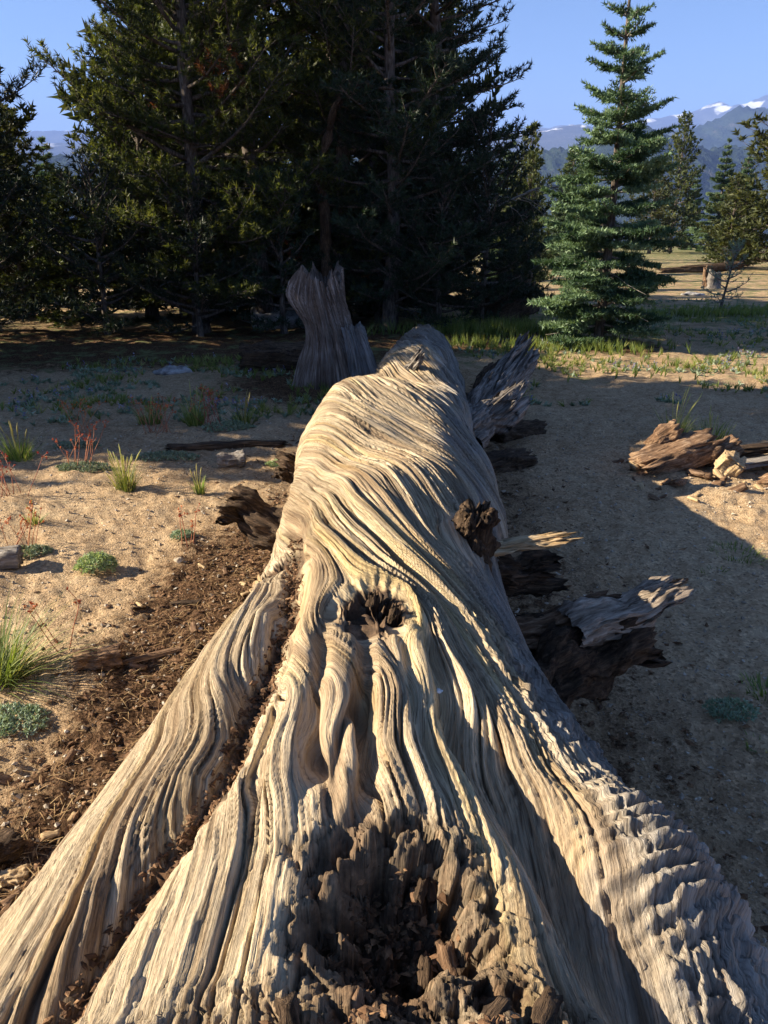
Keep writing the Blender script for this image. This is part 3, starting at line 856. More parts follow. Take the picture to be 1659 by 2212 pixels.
limb((0.52, 2.0, 0.45), (0.84, 2.12, 0.515), 0.075, 0.055, 17, M['palegrey'], flat=0.75, ragged=0.25, kk=7, label='sunlit splintered tip of the large branch')
limb((0.44, 4.20, 0.36), (0.74, 4.50, 0.50), 0.11, 0.075, 21, M['greywood'], label='short grey broken branch on the far right flank', ragged=0.45)
limb((0.55, 5.05, 0.16), (1.00, 5.85, 0.47), 0.12, 0.085, 23, M['greywood'], label='tall grey splintered slab standing off the far right side', flat=1.4, ragged=0.4, kk=6)
limb((0.50, 5.6, 0.05), (0.90, 6.2, 0.24), 0.15, 0.11, 26, M['rotten'], flat=1.0, ragged=0.3, kk=5)
limb((-0.28, 3.75, 0.26), (-0.50, 3.80, 0.34), 0.085, 0.065, 29, M['rotten'], label='small dark stub below the left hump')
limb((0.10, 4.72, 0.55), (0.20, 4.60, 0.70), 0.05, 0.02, 31, M['greywood'], ragged=0.5)
limb((-0.29, 2.02, 0.50), (-0.31, 2.00, 0.60), 0.052, 0.045, 34, M['palewood'], label='hollow pale socket of a lost branch', ragged=0.3)
# small ragged posts standing in the knot hole
for k, (x, y, h, r) in enumerate(((-0.03, 1.50, 0.055, 0.016), (0.015, 1.46, 0.045, 0.013), (0.0, 1.50, 0.04, 0.012))):
    limb((x, y, 0.77), (x + 0.01, y - 0.01, 0.77 + h), r, r * 0.7, 40 + k, M['rotten'], 'knot_splinter', ragged=0.5, rings=10, around=28)


# ------------------------------------------------------------------ trees
def unit(v):
    return v / (np.linalg.norm(v, axis=-1, keepdims=True) + 1e-9)


def needles(mb, P, A, rg, k, nlen, nwid, axlen, spread, tint, up=0.0):
    """k needles (thin triangles) on each shoot: P base points, A shoot directions"""
    n = len(P)
    if n == 0: return
    rnd = rg.normal(size=(n, k, 3))
    Ax = A[:, None, :]
    rad = rnd - (rnd * Ax).sum(-1, keepdims=True) * Ax
    rad = unit(rad)
    rad[..., 2] += up; rad = unit(rad)
    sp = spread * (0.6 + 0.8 * rg.random((n, k, 1)))
    dirv = unit(Ax * np.cos(sp) + rad * np.sin(sp))
    base = P[:, None, :] + Ax * (axlen * rg.random((n, k, 1)))
    side = unit(np.cross(dirv, rg.normal(size=(n, k, 3)))) * nwid * 0.5
    ln = nlen * (0.75 + 0.5 * rg.random((n, k, 1)))
    tip = base + dirv * ln
    V = np.stack([base - side, base + side, tip], 2).reshape(-1, 3)
    T = np.arange(n * k * 3).reshape(-1, 3)
    ti = np.clip(tint[:, None] + rg.normal(size=(n, k)) * 0.10, 0, 1)
    mb.add(V, None, T, np.repeat(ti.ravel(), 3))


def curve_pts(p0, d0, L, n, bend, rg, wob=0.04):
    t = np.linspace(0, 1, n)[:, None]
    b = np.array(bend)[None, :]
    w = np.cumsum(rg.normal(size=(n, 3)) * wob * L / n, 0); w[0] = 0
    return p0 + d0[None, :] * (t * L) + b * (t ** 2) * L + w


def make_pine(name, label, loc, H, crown0, Rmax, seed, mat, group=None, lean=(0, 0), nl=70, tuft_sp=0.062, k=12, nlen=0.078, nwid=0.0105,
              cat='pine tree', trunk_r=0.10, shape='pine', bare=8, twig_mat=None, dead=0.0, dens=1.75):
    rg = np.random.default_rng(seed)
    root = thing(name, label, cat, loc, 0, group)
    tr = MB(); br = MB(); fo = MB(); rust = MB()
    n = 26
    t = np.linspace(0, 1, n)
    wob = np.cumsum(rg.normal(size=(n, 2)) * 0.018 * H / 5, 0) * 0.6
    TP = np.stack([lean[0] * H * t + wob[:, 0], lean[1] * H * t + wob[:, 1], t * H - 0.12], -1)
    trad = trunk_r * (1 - t) ** 0.85 + 0.006 + 0.5 * trunk_r * np.exp(-t * H / 0.18)
    tr.tube(TP, trad, 12)
    def trunk_at(h):
        return np.array([np.interp(h, TP[:, 2], TP[:, i]) for i in range(3)])
    SP, SA, ST = [], [], []
    az = rg.random() * 6.28
    for i in range(nl):
        u = (i + rg.random()) / nl
        h = crown0 + (H * 0.985 - crown0) * u
        az += 2.399 + rg.normal() * 0.5
        if shape == 'pine':
            prof = (1 - u) ** 0.6 * (0.72 + 0.28 * min(1, u * 5)) + 0.05
            el = R(-14 + 62 * u + rg.normal() * 12)
            bend = (0, 0, 0.28)
        else:
            prof = (1 - u) ** 0.9 + 0.03
            el = R(-16 + 50 * u + rg.normal() * 6)
            bend = (0, 0, 0.12)
        L = Rmax * prof * (0.7 + 0.5 * rg.random())
        if L < 0.08: L = 0.08
        d0 = np.array([math.cos(az) * math.cos(el), math.sin(az) * math.cos(el), math.sin(el)])
        pts = curve_pts(trunk_at(h), d0, L, 7, bend, rg)
        br.tube(pts, np.linspace(0.012 + 0.014 * L, 0.004, 7), 5)
        # side shoots
        s0 = 0.22
        m = max(2, int(L * (1 - s0) / (0.105 / dens)))
        for j in range(m):
            s = s0 + (1 - s0) * (j + rg.random()) / m
            p = np.array([np.interp(s * 6, np.arange(7), pts[:, q]) for q in range(3)])
            tg = unit(pts[min(6, int(s * 6) + 1)] - pts[max(0, int(s * 6) - 0)] + 1e-6)
            sd = np.cross(tg, [0, 0, 1]); sd = sd / (np.linalg.norm(sd) + 1e-9) * (1 if j % 2 else -1)
            dr = tg * 0.75 + sd * (0.75 + 0.3 * rg.normal()) + np.array([0, 0, 0.28 + 0.25 * rg.normal()])
            dr = dr / np.linalg.norm(dr)
            l2 = (0.10 + 0.34 * L * (1 - 0.65 * s)) * (0.6 + 0.7 * rg.random())
            l2 = min(l2, 0.55)
            q = p + dr * l2 + np.array([0, 0, 0.12 * l2])
            br.tube(np.stack([p, (p + q) / 2 + np.array([0, 0, -0.02 * l2]), q]), [0.006, 0.004, 0.003], 3, cap=False)
            nt = max(1, int(l2 / tuft_sp))
            for e in range(nt):
                f = (e + 0.5 + 0.3 * rg.normal()) / nt
                f = max(0.1, min(1, f))
                dd = dr + rg.normal(size=3) * 0.35 + np.array([0, 0, 0.3])
                SP.append(p + (q - p) * f); SA.append(dd)
                out = s * 0.5 + 0.3 * f
                ST.append(0.18 + 0.45 * rg.random() + 0.2 * out)
        SP.append(pts[-1]); SA.append(pts[-1] - pts[-2] + np.array([0, 0, 0.05])); ST.append(0.6)
    # top leader
    SP.append(TP[-1]); SA.append(np.array([0, 0, 1.0])); ST.append(0.6)
    # bare dead twigs on the low trunk
    for i in range(bare):
        h = 0.25 + (max(crown0, 1.0) + 1.2) * rg.random()
        a = rg.random() * 6.28; L = Rmax * (0.3 + 0.5 * rg.random())
        d0 = np.array([math.cos(a), math.sin(a), -0.15 + 0.4 * rg.random()])
        pts = curve_pts(trunk_at(h), d0, L, 7, (0, 0, -0.1), rg, 0.10)
        br.tube(pts, np.linspace(0.016, 0.003, 7), 5)
        for j in range(4):
            p = pts[2 + j]; dd = unit(d0 + rg.normal(size=3) * 0.7)
            br.tube(np.stack([p, p + dd * L * 0.15, p + dd * L * 0.3 + np.array([0, 0, -0.03])]), [0.005, 0.004, 0.002], 3, cap=False)
    SP = np.array(SP); SA = unit(np.array(SA)); ST = np.array(ST)
    if dead:
        # a few rust-brown dead sprays, clustered
        cen = SP[rg.integers(0, len(SP), 3)]
        dm = np.min(np.linalg.norm(SP[:, None, :] - cen[None], axis=2), axis=1) < dead
        dm &= rg.random(len(SP)) < 0.6
        needles(rust, SP[dm], SA[dm], rg, k, nlen, nwid, 0.05, 0.9, ST[dm])
        SP, SA, ST = SP[~dm], SA[~dm], ST[~dm]
    needles(fo, SP, SA, rg, k, nlen, nwid, tuft_sp * 0.9, 0.85, ST)
    tr.build('trunk', M['bark'], root)
    tag(br.build('branchwork', twig_mat or M['bark'], root), kind='stuff')
    tag(fo.build('crown', mat, root, smooth=False), kind='stuff')
    if rust.v: tag(rust.build('dead_spray', M['rust'], root, smooth=False), 'rust brown dead needles', kind='stuff')
    return root


def make_fir(name, label, loc, H, Rmax, seed, mat, group=None, step=0.185, per=8, nsp=0.017, nlen=0.045, nwid=0.014, trunk_r=0.055, gap=1.0, cat='fir tree', low=0.12):
    rg = np.random.default_rng(seed)
    root = thing(name, label, cat, loc, 0, group)
    tr = MB(); br = MB(); fo = MB()
    n = 20
    t = np.linspace(0, 1, n)
    TP = np.stack([0.02 * np.sin(t * 5), 0.02 * np.cos(t * 4), t * H - 0.08], -1)
    tr.tube(TP, trunk_r * (1 - t) ** 0.8 + 0.006, 10)
    P_, A_, T_ = [], [], []
    h = low
    while h < H - 0.12:
        u = h / H
        prof = (1 - u) ** 0.85 * (0.66 + 0.34 * min(1, u * 5))
        npr = per if u < 0.8 else per - 1
        a0 = rg.random() * 6.28
        for b in range(npr):
            if rg.random() > 0.88 * gap: continue
            az = a0 + b * 6.283 / npr + rg.normal() * 0.18
            L = max(0.10, Rmax * prof * (0.62 + 0.5 * rg.random()))
            el = R(-12 + 34 * u + rg.normal() * 6)
            d0 = np.array([math.cos(az) * math.cos(el), math.sin(az) * math.cos(el), math.sin(el)])
            hh = h + rg.normal() * 0.035
            p0 = np.array([np.interp(hh, TP[:, 2], TP[:, q]) for q in range(3)])
            pts = curve_pts(p0, d0, L, 8, (0, 0, 0.16 if u > 0.3 else 0.10), rg, 0.03)
            br.tube(pts, np.linspace(0.007 + 0.012 * L, 0.003, 8), 5)
            tone = 0.12 + 0.6 * rg.random()
            side = np.cross(d0, [0, 0, 1]); side /= np.linalg.norm(side)
            m = max(3, int(L / 0.045))
            segs = [(pts[3], pts[-1] + (pts[-1] - pts[-2]) * 0.15)]
            for j in range(m):
                s = 0.16 + 0.82 * (j + 0.5) / m
                p = np.array([np.interp(s * 7, np.arange(8), pts[:, q]) for q in range(3)])
                for sg in (-1, 1):
                    if rg.random() < 0.08: continue
                    l2 = (0.05 + 0.36 * L * (1 - s) ** 0.7) * (0.7 + 0.5 * rg.random())
                    l2 = min(l2, 0.36)
                    dr = d0 * 0.75 + side * sg * 0.8 + np.array([0, 0, 0.05 + 0.10 * rg.normal()])
                    dr /= np.linalg.norm(dr)
                    q = p + dr * l2
                    segs.append((p, q))
                    if l2 > 0.14:
                        for c in (0.45, 0.7):
                            pc = p + dr * l2 * c
                            for sg2 in (-1, 1):
                                d3 = dr * 0.7 + np.cross(dr, [0, 0, 1]) * sg2 * 0.7 + np.array([0, 0, 0.05])
                                d3 /= np.linalg.norm(d3)
                                segs.append((pc, pc + d3 * l2 * 0.42))
            for p, q in segs:
                ll = np.linalg.norm(q - p)
                kk = max(2, int(ll / nsp))
                f = (np.arange(kk) + rg.random(kk)) / kk
                P_.append(p + (q - p) * f[:, None]); A_.append(np.repeat(((q - p) / (ll + 1e-9))[None], kk, 0))
                T_.append(tone + 0.35 * f * (0.4 + 0.6 * rg.random()) + 0.08 * rg.normal(size=kk))
        h += step * (0.85 + 0.3 * rg.random()) * (1.0 if u < 0.5 else 1.18)
    # leader
    kk = 14
    P_.append(TP[-1] + np.array([0, 0, -0.22]) + np.linspace(0, 1, kk)[:, None] * np.array([0, 0, 0.22])); A_.append(np.repeat([[0, 0, 1.0]], kk, 0)); T_.append(np.full(kk, 0.5))
    P_ = np.vstack(P_); A_ = np.vstack(A_); T_ = np.clip(np.concatenate(T_), 0, 1)
    needles(fo, P_, A_, rg, 2, nlen, nwid, 0.01, 1.05, T_, up=0.55)
    for i in range(10):
        hh = 0.2 + rg.random() * 1.0; a = rg.random() * 6.28
        d0 = np.array([math.cos(a), math.sin(a), -0.35])
        pts = curve_pts(np.array([0, 0, hh]), d0, Rmax * (0.5 + 0.3 * rg.random()), 6, (0, 0, 0.1), rg, 0.08)
        br.tube(pts, np.linspace(0.009, 0.002, 6), 4)
    tr.build('trunk', M['bark'], root)
    tag(br.build('branchwork', M['twig'], root), kind='stuff')
    tag(fo.build('crown', mat, root, smooth=False), kind='stuff')
    return root


def G3(x, y, dz=0.0):
    return (x, y, gh(x, y) + dz)


# the young fir standing right of the log
make_fir('young_fir', 'slender young fir with tiered blue green branches standing alone in the sunlit clearing', G3(2.70, 10.4), 4.25, 1.18, 11, M['fir'], trunk_r=0.06, step=0.185, per=8, nwid=0.017, nlen=0.05)

# the pine thicket behind the log
PG = 'pines of the dark thicket behind the log'
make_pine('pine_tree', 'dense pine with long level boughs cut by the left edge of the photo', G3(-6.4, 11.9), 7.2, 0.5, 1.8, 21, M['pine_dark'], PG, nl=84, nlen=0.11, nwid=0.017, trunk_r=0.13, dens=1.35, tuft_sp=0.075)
make_pine('pine_tree', 'pine with bushy upright shoots against the sky, left end of the thicket', G3(-3.75, 13.6), 4.3, 0.4, 1.45, 22, M['pine'], PG, nl=84, dead=0.35, nwid=0.016)
make_pine('pine_tree', 'pine with a leaning bare lower trunk left of the grey stump', G3(-2.65, 12.0), 7.4, 0.6, 1.75, 23, M['pine'], PG, lean=(0.02, 0.0), nl=112, trunk_r=0.11, dead=0.3, nwid=0.0165)
make_pine('pine_tree', 'pine with a forked grey trunk leaning left, middle of the thicket', G3(-1.75, 12.5), 8.4, 0.7, 1.75, 24, M['pine'], PG, lean=(-0.07, 0.0), nl=108, trunk_r=0.13, dead=0.25, nwid=0.0165)
make_pine('pine_tree', 'tall pine directly behind the grey stump and bent snag', G3(-0.7, 13.2), 9.0, 0.4, 1.8, 25, M['pine'], PG, nl=108, trunk_r=0.12, dead=0.2, nwid=0.0165)
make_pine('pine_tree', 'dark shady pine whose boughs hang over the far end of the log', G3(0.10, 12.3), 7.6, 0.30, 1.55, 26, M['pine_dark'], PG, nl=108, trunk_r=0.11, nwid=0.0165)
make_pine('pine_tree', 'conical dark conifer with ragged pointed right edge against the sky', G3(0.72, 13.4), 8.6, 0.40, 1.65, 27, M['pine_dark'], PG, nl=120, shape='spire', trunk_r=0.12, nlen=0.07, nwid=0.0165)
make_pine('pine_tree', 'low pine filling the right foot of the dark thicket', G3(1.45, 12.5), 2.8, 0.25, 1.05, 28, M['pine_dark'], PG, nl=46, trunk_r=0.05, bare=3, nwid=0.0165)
# bare drooping dead limb on the right of the thicket
def dead_limb(parent):
    rg = np.random.default_rng(5)
    mb = MB()
    p0 = np.array([-0.1, -0.4, 1.55])
    pts = np.array([p0, p0 + (0.35, -.1, 0.22), p0 + (0.72, -.15, 0.38), p0 + (1.02, -.2, 0.40), p0 + (1.28, -.2, 0.36)])
    mb.tube(pts, [0.028, 0.022, 0.016, 0.009, 0.004], 6)
    for i in range(26):
        s = 0.6 + 3.3 * rg.random()
        p = np.array([np.interp(s, np.arange(5), pts[:, q]) for q in range(3)])
        L = 0.25 + 0.4 * rg.random()
        d = unit(np.array([0.5 + 0.5 * rg.normal(), 0.4 * rg.normal(), 0.1 + 0.25 * rg.normal()]))
        c = curve_pts(p, d, L, 6, (0.1, 0, -0.75), rg, 0.10)
        mb.tube(c, np.linspace(0.007, 0.002, 6), 4)
        for j in (2, 3, 4):
            d2 = unit(d + rg.normal(size=3) * 0.6)
            mb.tube(curve_pts(c[j], d2, L * 0.35, 4, (0, 0, -0.5), rg, 0.1), np.linspace(0.004, 0.0015, 4), 3)
    tag(mb.build('dead_limb', M['twig'], parent), 'bare grey drooping dead limb')


dead_limb([o for o in scene.objects if o.get('label', '').startswith('low pine filling')][0])

# trees outside the left of the frame, whose shade crosses the clearing
for k, (x, y, h, r, lab) in enumerate(((-6.9, 6.75, 8.4, 1.7, 'tall pine standing left of the photo, shading the clearing'),
                                       (-8.6, 6.1, 9.0, 1.6, 'tallest pine standing left of the photo, farther left'),
                                       (-6.0, 8.4, 3.5, 1.4, 'shorter pine standing left of the photo, behind the tall one'),
                                       (-6.1, 7.3, 4.4, 1.4, 'middling pine standing left of the photo, beside the tall one'),
                                       (-5.9, 9.6, 3.4, 1.4, 'short pine standing left of the photo, farthest from the camera'))):
    make_pine('pine_tree', lab, G3(x, y), h, 0.4, r, 51 + k, M['pine'], 'pines left of the frame', nl=110, k=6, nwid=0.10, nlen=0.17, dens=1.1, bare=0, tuft_sp=0.085)

# young pines filling the foot of the thicket
for k, (x, y, h, r, lab) in enumerate(((-3.9, 11.7, 2.2, 1.1, 'bushy young pine at the foot of the thicket, left of the leaning trunk'),
                                       (-1.4, 11.7, 2.0, 0.9, 'bushy young pine in deep shade just left of the grey stump'),
                                       (-5.6, 11.6, 2.2, 1.2, 'bushy young pine at the foot of the left edge pine'),
                                       (0.80, 12.0, 2.1, 0.9, 'bushy young pine in shade just right of the far log end'),
                                       (-2.55, 11.5, 1.9, 1.0, 'bushy young pine in front of the leaning trunk of the thicket'),
                                       (-0.1, 13.2, 2.6, 1.0, 'bushy young pine in the dark behind the bent snag'))):
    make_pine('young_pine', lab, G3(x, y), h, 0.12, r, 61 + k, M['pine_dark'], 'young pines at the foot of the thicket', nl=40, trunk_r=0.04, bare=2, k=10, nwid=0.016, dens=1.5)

# conifers further off: two prototypes, copied with their parts
BG = 'conifers beyond the clearing'
protoF = make_fir('background_fir', 'x', (0, 0, -500), 8.0, 2.0, 71, M['fir'], BG, step=0.40, per=8, nsp=0.09, nlen=0.17, nwid=0.07, trunk_r=0.13)
protoP = make_pine('background_pine', 'x', (0, 0, -500), 8.0, 0.4, 2.1, 72, M['pine_far'], BG, nl=110, tuft_sp=0.16, k=8, nlen=0.21, nwid=0.09, trunk_r=0.14, dens=0.7, bare=4)
far = [  # kind, x, y, height, width factor, turn, label
    ('P', 20.3, 61, 8.8, 0.85, 0.3, 'olive conifer with a tall narrow tip on the far side, right of the young fir'),
    ('F', 24.2, 63, 7.6, 1.0, 1.1, 'dark broad conifer with a broken pale top, second beyond the cut stump'),
    ('P', 14.3, 31.0, 7.2, 1.3, 2.0, 'big olive conifer cut by the right edge of the photo'),
    ('P', 17.6, 35.0, 4.6, 1.2, 4.4, 'lower bushy conifer behind the one at the right edge'),
    ('P', 14.4, 34.6, 2.5, 1.6, 0.9, 'squat bushy conifer behind the fallen grey trunk'),
    ('F', 14.9, 28.6, 1.4, 1.9, 0.4, 'small spreading conifer at the foot of the right edge tree'),
    ('P', 3.1, 18.6, 2.9, 0.8, 3.0, 'slim conifer just left of the young fir, beside the dark thicket'),
    ('P', 3.45, 21.0, 3.7, 0.8, 5.0, 'conifer half hidden behind the left boughs of the young fir'),
    ('P', 2.5, 16.2, 2.2, 1.0, 1.9, 'low yellow green conifer between thicket and young fir'),
    ('F', 3.5, 25.0, 4.2, 0.8, 2.6, 'pointed conifer in the gap above the upturned roots'),
    ('F', 6.6, 29.0, 3.9, 1.0, 0.6, 'conifer seen through the right boughs of the young fir'),
    ('P', 9.4, 44.0, 5.2, 0.9, 3.6, 'conifer behind the young fir at the far edge of the clearing'),
    ('F', 21.9, 58.0, 2.2, 0.8, 1.6, 'tiny young conifer at the foot of the olive conifer'),
    ('F', 24.8, 70.0, 6.4, 0.8, 2.2, 'small dark conifer between the two tall conifers on the far edge'),
    ('P', 29.5, 72.0, 7.0, 1.0, 5.5, 'conifer in the gap left of the right edge tree'),
    ('F', 15.6, 30.2, 5.4, 1.25, 2.5, 'dense green conifer in front of the one cut by the right edge'),
    ('P', 13.3, 33.2, 3.4, 1.5, 0.8, 'bushy olive conifer left of the right edge trees'),
    ('F', 27.0, 66.0, 7.0, 1.1, 4.1, 'broad dark conifer right of the one with a broken top'),
    ('P', 17.6, 57.0, 5.6, 1.2, 2.7, 'bushy conifer low beside the olive conifer with the narrow tip'),
    ('F', 8.3, 40.0, 4.6, 1.1, 1.2, 'conifer behind the right side of the young fir'),
    ('P', -6.6, 14.2, 5.0, 0.9, 0.2, 'conifer behind the left edge pine'),
    ('P', -6.9, 16.5, 3.5, 1.3, 3.1, 'low conifer in the sky gap right of the left edge pine'),
    ('P', -8.6, 19.0, 4.0, 1.3, 1.7, 'distant conifer low in the sky gap behind the left edge pine'),
    ('P', -5.2, 17.5, 4.6, 1.0, 2.4, 'sunlit conifer glimpsed behind the left end of the thicket'),
    ('P', -2.9, 15.0, 9.4, 0.8, 4.0, 'conifer behind the leaning pine of the thicket'),
    ('P', -1.5, 15.5, 9.8, 0.8, 1.3, 'conifer deep behind the middle of the thicket'),
    ('P', -0.2, 15.2, 9.6, 0.75, 5.2, 'conifer deep behind the log end'),
    ('P', -3.9, 16.5, 8.2, 0.85, 1.0, 'conifer showing through the gap left of the leaning pine'),
    ('P', 0.6, 16.8, 9.0, 0.7, 2.9, 'conifer directly behind the conical dark conifer'),
    ('P', -6.0, 14.0, 2.6, 1.7, 2.2, 'low bushy conifer under the left edge pine'),
    ('P', -4.9, 13.4, 2.2, 1.8, 4.9, 'low bushy conifer between left edge pine and leaning trunk'),
    ('P', -3.3, 13.8, 2.4, 1.8, 0.5, 'low bushy conifer behind the leaning bare trunk'),
    ('P', -1.9, 14.0, 2.4, 1.7, 3.7, 'low bushy conifer left of the grey stump, deep in shade'),
    ('P', -0.6, 14.2, 2.3, 1.7, 5.9, 'low bushy conifer straight behind the grey stump'),
    ('P', 0.7, 14.6, 2.4, 1.6, 1.4, 'low bushy conifer behind the far end of the log'),
    ('F', -8.4, 22.0, 3.6, 1.1, 3.3, 'conifer far behind the left edge pine'),
    ('F', -4.0, 27.0, 6.0, 0.9, 0.7, 'conifer far behind the thicket'),
]
used = {'F': 0, 'P': 0}
for kind, x, y, h, wf, rz, lab in far:
    proto = protoF if kind == 'F' else protoP
    o = proto if not used[kind] else copy_tree(proto)
    used[kind] = 1
    o.location = (x, y, float(gz(x, y)) - 0.05)
    o.rotation_euler = (0, 0, rz)
    s_ = h / 8.0
    o.scale = (s_ * wf, s_ * wf, s_)
    o['label'] = lab


# ------------------------------------------------------------------ stumps, snag, dead wood
def make_big_stump():
    root = thing('grey_stump', 'tall splintered grey stump with a flaring lip, standing in the shade left of the log', 'stump', G3(-0.50, 7.65, -0.05))
    def lobe(cx, cy, zt, r0, r1, tilt, seed, lip, na=210, nz=80):
        th = np.linspace(0, 2 * math.pi, na, endpoint=False)
        t = np.linspace(0, 1, nz)
        TT, TH = np.meshgrid(t, th, indexing='ij')
        tw = TH + 0.55 * TT + 0.10 * np.sin(TT * 5 + seed)
        top = zt * (1 + 0.16 * perlin(np.cos(th) * 1.6, np.sin(th) * 1.6, seed) + 0.05 * perlin(np.cos(th) * 7, np.sin(th) * 7, seed) + 0.035 * perlin(np.cos(th) * 22, np.sin(th) * 22, seed))
        rad = r0 + (r1 - r0) * TT ** 0.7 + 0.38 * r0 * np.exp(-TT * 4.5)
        flute = np.abs(perlin(np.cos(tw) * 3.5, np.sin(tw) * 3.5, TT * 0.5 + seed)) ** 0.6
        f2 = np.abs(perlin(np.cos(tw) * 11, np.sin(tw) * 11, TT * 1.2 + seed)) ** 0.6
        rad = rad * (0.64 + 0.48 * flute + 0.20 * f2 + 0.12 * fbm(np.cos(TH), np.sin(TH), TT * 2 + seed, 2))
        # overhanging lip on the left of the top
        rad = rad * (1 + lip * gauss(np.angle(np.exp(1j * (TH - 3.3))), 0.55) * (gauss(TT - 0.80, 0.13) - 0.5 * gauss(TT - 0.52, 0.14)))
        Zv = TT * top[None, :]
        X = cx + tilt[0] * Zv + rad * np.cos(TH); Y = cy + tilt[1] * Zv + rad * np.sin(TH)
        P = np.stack([X, Y, Zv], -1)
        inner = np.stack([cx + tilt[0] * zt + rad[-1] * 0.72 * np.cos(th), cy + rad[-1] * 0.72 * np.sin(th), top * 0.93], -1)
        bott = np.stack([cx + tilt[0] * zt + rad[-1] * 0.45 * np.cos(th), cy + rad[-1] * 0.45 * np.sin(th), top * 0.72], -1)
        V = np.vstack([P.reshape(-1, 3), inner, bott, [[cx, cy, zt * 0.7]]])
        Q = grid_quads(nz + 2, na, True)
        j = np.arange(na); c0 = (nz + 2) * na
        T = np.stack([np.full(na, c0), (nz + 1) * na + j, (nz + 1) * na + (j + 1) % na], -1)
        grain = np.concatenate([(tw / 1.0).ravel(), th, th, [0]]); al = np.concatenate([Zv.ravel(), top, top, [0]])
        return new_mesh('body', V, Q, T, True, {'grain': grain, 'along': al})
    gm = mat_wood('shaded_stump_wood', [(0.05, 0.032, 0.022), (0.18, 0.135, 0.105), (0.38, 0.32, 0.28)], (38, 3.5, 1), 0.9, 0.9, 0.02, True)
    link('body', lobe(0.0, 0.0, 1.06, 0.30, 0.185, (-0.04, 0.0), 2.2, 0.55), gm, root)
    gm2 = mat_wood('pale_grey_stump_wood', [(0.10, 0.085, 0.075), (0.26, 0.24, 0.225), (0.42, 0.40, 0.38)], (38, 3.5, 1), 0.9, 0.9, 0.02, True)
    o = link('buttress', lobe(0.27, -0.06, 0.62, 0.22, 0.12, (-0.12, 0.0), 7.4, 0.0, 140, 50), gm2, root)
    o['label'] = 'pale grey root buttress on the right of the stump'


make_big_stump()


def make_snag():
    rg = np.random.default_rng(9)
    root = thing('bent_snag', 'dead bare bent trunk hooking to the right above the grey stump', 'dead tree', G3(-0.78, 11.9))
    pts = np.array([(0, 0, -0.1), (-0.01, 0, 0.5), (-0.02, 0, 1.1), (-0.05, 0, 1.62), (0.03, 0, 1.95), (0.12, 0, 2.15), (0.25, 0, 2.30), (0.40, -0.02, 2.33), (0.52, -0.05, 2.24)])
    t = np.linspace(0, len(pts) - 1, 40)
    P = np.stack([np.interp(t, np.arange(len(pts)), pts[:, i]) for i in range(3)], -1)
    P = P * 1.36
    P[:, 0] += 0.05 * perlin(t * 0.9, 0.0, 1.0); P[:, 1] += 0.02 * perlin(t * 0.9, 3.0, 1.0)
    mb = MB(); mb.tube(P, np.interp(t, [0, 3, 5, 8], [0.11, 0.06, 0.05, 0.035]) * 0.95 * (1 + 0.7 * perlin(t * 2.3, 1.0, 2.0) + 0.4 * perlin(t * 6, 4.0, 2.0)), 12)
    for k, L in ((14, 0.25), (19, 0.35), (25, 0.3), (30, 0.28), (33, 0.35), (36, 0.3)):
        d = unit(np.array([rg.normal(), rg.normal() * 0.5, 0.3 * rg.normal()]))
        mb.tube(curve_pts(P[k], d, L, 6, (0, 0, -0.3), rg, 0.25), np.linspace(0.03, 0.008, 6), 7)
    mb.build('trunk', M['rotten'], root)
    tw = MB()
    for i in range(34):
        k = rg.integers(6, 39)
        d = unit(np.array([rg.normal(), rg.normal() * 0.7, -0.3 + 0.7 * rg.normal()]))
        L = 0.12 + 0.35 * rg.random()
        tw.tube(curve_pts(P[k], d, L, 6, (0, 0, -0.3), rg, 0.15), np.linspace(0.010, 0.002, 6), 4)
    tag(tw.build('twigwork', M['rotten'], root), kind='stuff')


make_snag()


